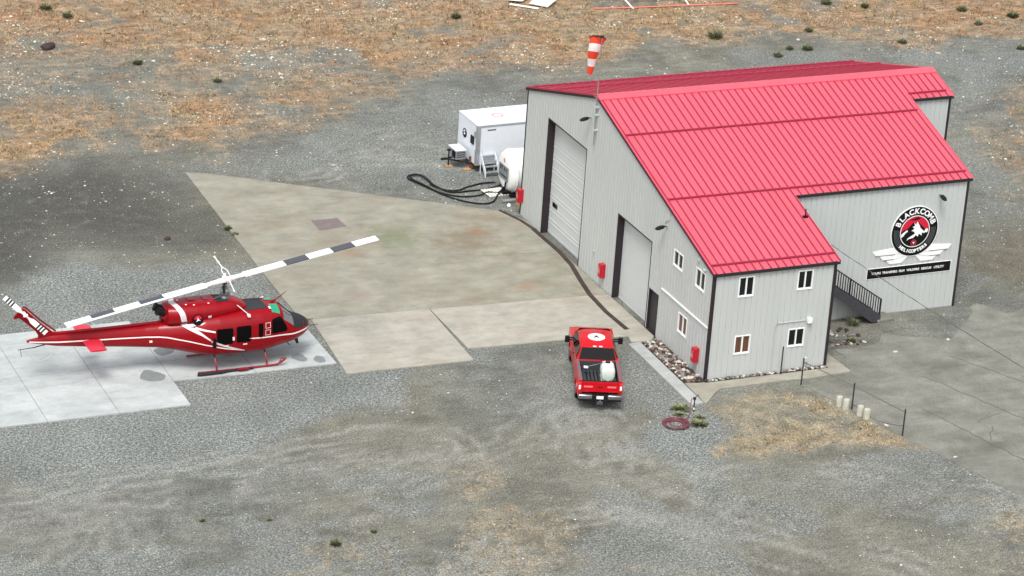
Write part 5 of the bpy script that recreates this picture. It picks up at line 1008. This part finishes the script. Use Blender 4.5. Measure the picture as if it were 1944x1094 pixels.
B = MB(); B.box(-.1, 4.0, .6, 2.4, .0, .7); obj('dark_tarp_block', B, mat('black_tarp', (30, 28, 30), .8, var=.3), label='black tarp covered bundle behind the white pipe frame', cat='bundle', loc=(20.7, 54.2, 0), bevel=.15, seg=3).rotation_euler = (0, 0, math.radians(-7))
B = MB(); B.tube([(18.7, 53.25, .06), (21.4, 52.9, .06), (24.2, 52.7, .06), (28.5, 52.3, .06)], .05, 6); obj('pipe_line', B, mat('faded_red_pipe', (206, 120, 106), .6, var=.15), label='long faded red pipe lying along the ground in front of the white frame', cat='pipe')
# ------------------------------------------------------------------ stones
def rock_mesh(name, m, seed, sub=1):
    r = random.Random(seed); t = (1+5**.5)/2
    V = [Vector(v).normalized() for v in ((-1, t, 0), (1, t, 0), (-1, -t, 0), (1, -t, 0), (0, -1, t), (0, 1, t), (0, -1, -t), (0, 1, -t), (t, 0, -1), (t, 0, 1), (-t, 0, -1), (-t, 0, 1))]
    F = [(0, 11, 5), (0, 5, 1), (0, 1, 7), (0, 7, 10), (0, 10, 11), (1, 5, 9), (5, 11, 4), (11, 10, 2), (10, 7, 6), (7, 1, 8), (3, 9, 4), (3, 4, 2), (3, 2, 6), (3, 6, 8), (3, 8, 9), (4, 9, 5), (2, 4, 11), (6, 2, 10), (8, 6, 7), (9, 8, 1)]
    for _ in range(sub):
        nf = []; mid = {}
        def md(a, b):
            k = (min(a, b), max(a, b))
            if k not in mid: V.append(((V[a]+V[b])/2).normalized()); mid[k] = len(V)-1
            return mid[k]
        for a, b, c in F: ab, bc, ca_ = md(a, b), md(b, c), md(c, a); nf += [(a, ab, ca_), (b, bc, ab), (c, ca_, bc), (ab, bc, ca_)]
        F = nf
    s = (r.uniform(.8, 1.3), r.uniform(.7, 1.), r.uniform(.45, .75)); V = [Vector((v.x*s[0], v.y*s[1], v.z*s[2]))*r.uniform(.88, 1.12) for v in V]
    me = bpy.data.meshes.new(name); me.from_pydata([tuple(v) for v in V], [], F); me.materials.append(m); me.update(); return me
M_rk = [mat('pale_river_rock', (184, 180, 168), .8, var=.12, scale=4), mat('brown_river_rock', (112, 92, 84), .8, var=.2, scale=4), mat('grey_river_rock', (128, 126, 122), .8, var=.2, scale=4), mat('dark_river_rock', (66, 56, 54), .8, var=.2, scale=4)]
M_gb = mat('rock_bed_soil', (74, 66, 58), .95, var=.3, scale=6)
b = MB(); b.prism([(-1.06, 4.76), (-.72, 4.9), (-.045, 4.75), (-.045, -.05), (-1.05, -.05)], -.1, .02); obj('rock_bed', b, M_gb, kind='structure', label='dark soil under the river rocks beside the hangar')
rm_ = [[rock_mesh('rock', m, 11*i+j) for j in range(3)] for i, m in enumerate(M_rk)]
LBL = ['pale rounded river rock in the bed along the gable wall', 'brown rounded river rock in the bed along the gable wall', 'mid grey river rock in the bed along the gable wall', 'dark river rock in the bed along the gable wall']
LB2 = ['pale rock in the thin line along the foot of the office wall', 'brown rock in the thin line along the foot of the office wall', 'mid grey rock in the thin line along the foot of the office wall', 'dark rock in the thin line along the foot of the office wall']
rr_ = random.Random(3); placed = []
def rocks(n, x0, x1, y0, y1, r0, r1, lbl, grp, z0=.03):
    tries = 0; k = 0
    while k < n and tries < n*60:
        tries += 1; x = rr_.uniform(x0, x1); y = rr_.uniform(y0, y1); r = rr_.uniform(r0, r1)
        if any((x-a)**2+(y-b_)**2 < (.62*(r+c))**2 for a, b_, c in placed): continue
        placed.append((x, y, r)); i = rr_.choices(range(4), (2.2, 2.9, 2.2, 3.2))[0]
        o = bpy.data.objects.new('rock', rm_[i][rr_.randrange(3)]); COL.objects.link(o); o.location = (x, y, z0+r*.4); o.scale = (r, r, r); o.rotation_euler = (rr_.uniform(-.3, .3), rr_.uniform(-.3, .3), rr_.uniform(0, 6.28))
        tag(o, lbl[i], 'rock', grp); k += 1
rocks(230, -.98, -.10, -.0, 4.74, .055, .125, LBL, 'river rocks in the bed along the gable wall')
rocks(90, .02, 6.35, -.25, -.10, .05, .10, LB2, 'rocks along the foot of the office wall', .075)
LB3 = ['pale stone on the rough ground between office and stairs', 'brown stone on the rough ground between office and stairs', 'mid grey stone on the rough ground between office and stairs', 'dark stone on the rough ground between office and stairs']
rocks(45, 6.7, 9.8, 1.8, 3.8, .05, .12, LB3, 'stones between the office and the stairs', 0)
# individually visible big stones out on the lot
bigs = [(-21.2, 36.2, .22), (-13.2, 46.0, .25), (-13.6, 57.5, .3), (-3.9, 51.9, .35), (-10.4, 42.2, .2), (18.8, 46.2, .2), (28.9, 44.8, .28), (-19.0, 22.9, .2), (-26.9, 27.7, .3), (13.9, 1.2, .22), (10.6, .6, .2), (6.0, -6.6, .18), (7.4, -10.4, .15), (31.0, 31.0, .3), (-16.9, 53.2, .5), (36.5, 40.5, .25)]
bl_ = ['pale stone at the left of the stony grass', 'pale stone in the upper left grass', 'large pale stone near the top left corner', 'flat pale stone at the top of the grass', 'pale stone in the middle of the left field', 'pale stone in the grass behind the windsock', 'white stone beyond the hangar roof among the shrubs', 'white stone on the dark dirt behind the rotor', 'white stone cluster piece at the left edge', 'pale stone near the hangar side wall in front of the sign', 'pale stone near the stair slab', 'pale stone at the foot of the grass by the fence', 'lone white stone in front of the fence', 'white stone at the right behind the hangar', 'large dark boulder in the top left grass', 'pale stone at the right of the far gravel']
for (x, y, r), l in zip(bigs, bl_):
    o = bpy.data.objects.new('stone', rm_[3 if 'dark' in l else 0][rr_.randrange(3)]); COL.objects.link(o); r *= (.55 if 'dark' not in l else 1.); o.location = (x, y, r*.2); o.scale = (r, r*.8, r*.7); o.rotation_euler = (0, 0, rr_.uniform(0, 6)); tag(o, l, 'stone', 'larger stones on the lot')
# countless small stones as one mesh
def scatter(n, seed):
    g_ = np.random.default_rng(seed); u = g_.random(n); v = g_.random(n)**.92
    A, Bq, C_, D_ = (-19., 66.), (52., 51.), (5.5, -24.), (-38., -12.)
    x = (A[0]*(1-u)+Bq[0]*u)*(1-v)+(D_[0]*(1-u)+C_[0]*u)*v; y = (A[1]*(1-u)+Bq[1]*u)*(1-v)+(D_[1]*(1-u)+C_[1]*u)*v
    return x, y, g_
NOGO = [(ap_up, .15), ([(-15.40, 11.385), (-9.43, 11.105), (-9.62, 5.0), (-15.93, 5.12)], .05), ([(-9.385, 11.10), (-.08, 10.59), (-.08, 5.3), (-1.45, 4.95), (-1.3, 5.62), (-4.6, 6.05), (-9.36, 6.3)], .1), ([(-43.6, 3.82), (-23.86, 3.82), (-23.86, 6.5), (-16., 6.4), (-15.9, 12.0), (-23.86, 12.6), (-23.86, 13.4), (-43.6, 13.4)], .05), ([(-1.83, -2.3), (6.4, -2.3), (6.4, 5), (-1.83, 5)], .1), ([(-.1, -1.3), (7.2, -1.3), (7.2, 5), (16.4, 4.9), (19, 11), (19, 21.9), (-.2, 21.9)], .1), ([(0, 23.5), (5, 23.5), (10, 27.9), (10, 30.6), (0, 30.6)], 0)]
def allowed(x, y, road=True):
    ok = np.ones(x.shape, bool)
    for p, m in NOGO: ok &= sdist(x, y, p) < -m
    if road: ok &= sdist(x, y, POLY['road']) < -.05
    return ok
def zat(x, y):
    g0 = masks(x, y)[0]; z = (fbm(x*.9, y*.9)-.62)*.12*np.clip(g0+.25, 0, 1); fl = np.zeros(x.shape)
    for pl in ([(-45, 3), (-15.5, 3), (-15.5, 14), (-45, 14)], POLY['apron'], POLY['road'], [(-3, -3.4), (19.5, -3.4), (19.5, 23), (-3, 23)], [(-9, -3), (-3, -3), (-2, 6), (-7, 7)]): fl = np.maximum(fl, sm(sdist(x, y, pl)/1.2+1.3))
    return z*(1-fl)-.006
x, y, g_ = scatter(60000, 21); ok = allowed(x, y); x, y = x[ok], y[ok]; gr, gv, gd, gb = masks(x, y)
cl = fbm(x*.28+3, y*.28+8, 4); far = np.clip((y+10)/60, 0, 1)
stz = np.maximum.reduce([sm((sdist(x, y, POLY['stony'])+3)/6), sm((sdist(x, y, POLY['grass6'])+3)/5), .8*sm((sdist(x, y, POLY['grass'])+2)/6), .25*sm((sdist(x, y, POLY['dark'])+2)/5)])
pr = (.10+.65*stz+.2*gr)*(.12+2.6*np.clip(cl-.45, 0, 1)*2.4)*(1-.75*gv*(gv > .85)); keep = g_.random(x.shape) < pr
x, y, far = x[keep], y[keep], far[keep]; r = (.016+.026*g_.random(x.shape)**2.5+.035*g_.random(x.shape)**16)*(1+.8*far); zz = zat(x, y)
oct_v = np.array([(1, 0, 0), (0, 1, 0), (-1, 0, 0), (0, -1, 0), (0, 0, .7), (.7, .7, .35), (-.7, .6, .3)]); of = np.array([(0, 5, 4), (5, 1, 4), (1, 6, 4), (6, 2, 4), (2, 3, 4), (3, 0, 4)])
def mass(name, V, F, MI, ms, label, cat):
    me = bpy.data.meshes.new(name); me.vertices.add(len(V)); me.vertices.foreach_set('co', V.astype(np.float32).ravel()); me.loops.add(F.size); me.loops.foreach_set('vertex_index', F.ravel().astype(np.int32)); me.polygons.add(len(F)); me.polygons.foreach_set('loop_start', np.arange(len(F), dtype=np.int32)*F.shape[1]); me.polygons.foreach_set('material_index', MI.astype(np.int32))
    for m in ms: me.materials.append(m)
    me.update(calc_edges=True); me.validate(); o = bpy.data.objects.new(name, me); COL.objects.link(o); return tag(o, label, cat, kind='stuff')
n = len(x); th = g_.random(n)*6.28; jit = g_.uniform(.65, 1.3, (n, 7, 3)); V = oct_v[None]*jit*r[:, None, None]; c_, s_ = np.cos(th)[:, None], np.sin(th)[:, None]
V = np.stack([V[..., 0]*c_-V[..., 1]*s_+x[:, None], V[..., 0]*s_+V[..., 1]*c_+y[:, None], V[..., 2]+zz[:, None]], -1).reshape(-1, 3)
F = (of[None]+7*np.arange(n)[:, None, None]).reshape(-1, 3); MI = np.repeat(g_.choice(4, n, p=[.50, .22, .14, .14]), 6)
mass('scattered_stones', V, F, MI, [mat('stone_white', (204, 200, 186), .85), mat('stone_grey', (154, 154, 145), .85), mat('stone_tan', (160, 140, 116), .85), mat('stone_dark', (78, 76, 70), .85)], 'countless small pale stones scattered over the dirt and dry grass', 'stones')
# dry grass blades
x, y, g_ = scatter(90000, 5); ok = allowed(x, y); x, y = x[ok], y[ok]; gr, gv, gd, gb = masks(x, y); cl = fbm(x*.8+40, y*.8+11, 3)
keep = g_.random(x.shape) < (gr*1.1-.12)*np.clip((cl-.30)*3.5, .08, 1)+.006; x, y, gr = x[keep], y[keep], gr[keep]; n = len(x); zz = zat(x, y)
K = 4; a = g_.random((n, K))*6.28; h = g_.uniform(.05, .15, (n, K))*(.75+.5*gr[:, None])*np.where(y < 4, .6, 1.)[:, None]; w = g_.uniform(.03, .07, (n, K)); lx, ly = np.cos(a), np.sin(a)
ox = x[:, None]+g_.normal(0, .07, (n, K)); oy = y[:, None]+g_.normal(0, .07, (n, K)); lean = g_.uniform(.3, 1.5, (n, K))*h
V = np.stack([np.stack([ox-ly*w/2, oy+lx*w/2, np.broadcast_to(zz[:, None]-.01, ox.shape)], -1), np.stack([ox+ly*w/2, oy-lx*w/2, np.broadcast_to(zz[:, None]-.01, ox.shape)], -1), np.stack([ox+lx*lean, oy+ly*lean, zz[:, None]+h], -1)], 2).reshape(-1, 3)
F = np.arange(n*K*3).reshape(-1, 3); tone = fbm(x*.25+90, y*.25+4, 3); MI = np.where(tone > .56, g_.choice([1, 2, 4], n, p=[.45, .4, .15]), np.where(tone < .40, g_.choice([0, 3, 4], n, p=[.5, .35, .15]), g_.choice(5, n, p=[.38, .20, .14, .18, .10]))); MI = np.where(y < 4, g_.choice([0, 3, 4, 1], n), MI); MI = np.repeat(MI, K)
mass('dry_grass', V, F, MI, [mat('grass_straw', (178, 152, 110), .9), mat('grass_orange', (176, 136, 94), .9), mat('grass_rust', (150, 112, 82), .9), mat('grass_olive', (128, 122, 84), .9), mat('grass_dark', (84, 74, 54), .9)], 'dry orange and straw coloured grass covering the edges of the lot', 'grass')
# ------------------------------------------------------------------ shrubs and weeds, each a thing
M_lf = [mat('leaf_dark_green', (82, 90, 58), .8), mat('leaf_olive', (112, 114, 78), .8), mat('leaf_grey_green', (134, 138, 112), .8)]
def shrub_mesh(seed, tall=1., kind=0):
    r = random.Random(seed); B = MB()
    for k in range(150):
        a = r.uniform(0, 6.28); rad = .5*r.random()**.6; hgt = tall*r.uniform(.05, .62)*(1-.5*rad); base = Vector((rad*.3*math.cos(a), rad*.3*math.sin(a), 0)); tip = Vector((rad*math.cos(a)*1.1, rad*math.sin(a)*1.1, hgt)); d = Vector((-math.sin(a), math.cos(a), 0))*r.uniform(.03, .06)
        m_ = base.lerp(tip, .6)+Vector((0, 0, .05)); B.add([base-d*.4, base+d*.4, m_+d, tip, m_-d], [(0, 1, 2, 3, 4)], r.choices(range(3), [(3, 2, 1), (1, 3, 2), (1, 2, 4)][kind])[0])
    me = bpy.data.meshes.new('foliage'); me.from_pydata(B.v, [], B.f)
    for m in M_lf: me.materials.append(m)
    me.polygons.foreach_set('material_index', B.m); me.update(); return me
SM = [shrub_mesh(i, 1.+.25*(i % 2), i % 3) for i in range(6)]
SH = [(-15.07, 60.4, .9, 'dark green shrub near the top left corner'), (-14.2, 58.6, .8, 'low green weed just below the top left shrub'), (-8.99, 45.3, .7, 'grey green bush in the upper left field'), (-12.58, 49.3, .7, 'thin dark weed in the upper left field'), (23.9, 46.4, 1.2, 'bushy grey green shrub at the top right of the windsock'), (26.1, 42.2, .75, 'small shrub just above the far roof edge'), (28.6, 43.0, .85, 'dark shrub beyond the far roof, the rightmost of three'), (27.5, 43.3, .6, 'tiny dark weed between two shrubs beyond the roof'), (34.4, 51.2, 1., 'dark shrub at the top edge right of centre'), (36.6, 50.0, .7, 'small olive weed at the top right'), (42.7, 48.0, .9, 'tall green shrub near the top right corner'), (42.2, 45.1, .7, 'small dark shrub below the tall one at the top right'), (45.4, 46.1, 1., 'round olive shrub at the right edge of the grass'), (42.3, 40.1, .7, 'dark weed at the right edge of the far gravel'), (35.3, 42.9, .8, 'small shrub right of the hangar roof'), (9.3, 53.5, .8, 'pale bush at the top centre of the grass'), (30.5, 46.3, .7, 'rusty brown shrub above the hangar roof'),
      (-26.8, -7., .35, 'small olive weed at the lower left'), (-22.2, -10.5, .61, 'bright olive weed at the bottom left'), (-20.3, -9.9, .35, 'tiny weed right of the bottom left one'), (-24.1, -7.7, .3, 'faint weed in the dirt at the lower left'), (-15.6, 23.4, .5, 'weed growing at the left edge of the apron'), (-15.5, 22.6, .45, 'second small weed at the left edge of the apron, nearer the camera'), (10.2, 4.1, .8, 'dark green shrub in the shade under the outside stairs'), (9.1, 2.3, .6, 'dark weed beside the office wall near the stairs'),
      (-2.5, -2.45, 1.1, 'green weed patch at the end of the pale concrete strip'), (-2.75, -2.95, .8, 'green weed between the hose coil and the concrete strip'), (-2.35, -4.2, 1.0, 'green weed patch on the right of the coiled hose'), (-2.0, -3.5, .7, 'small green weed by the foot of the hydrant')]
for i, (x, y, s, l) in enumerate(SH):
    o = bpy.data.objects.new('shrub' if s > .6 else 'weed', SM[i % 6]); COL.objects.link(o); o.location = (x, y, -.03); s *= .85; o.scale = (s*1.1, s*1.1, s*(.4 if -3 < x < -1.9 and y < 0 else .95)); o.rotation_euler = (0, 0, i*1.7); tag(o, l, 'shrub' if s > .6 else 'weed', 'shrubs and weeds on the lot')
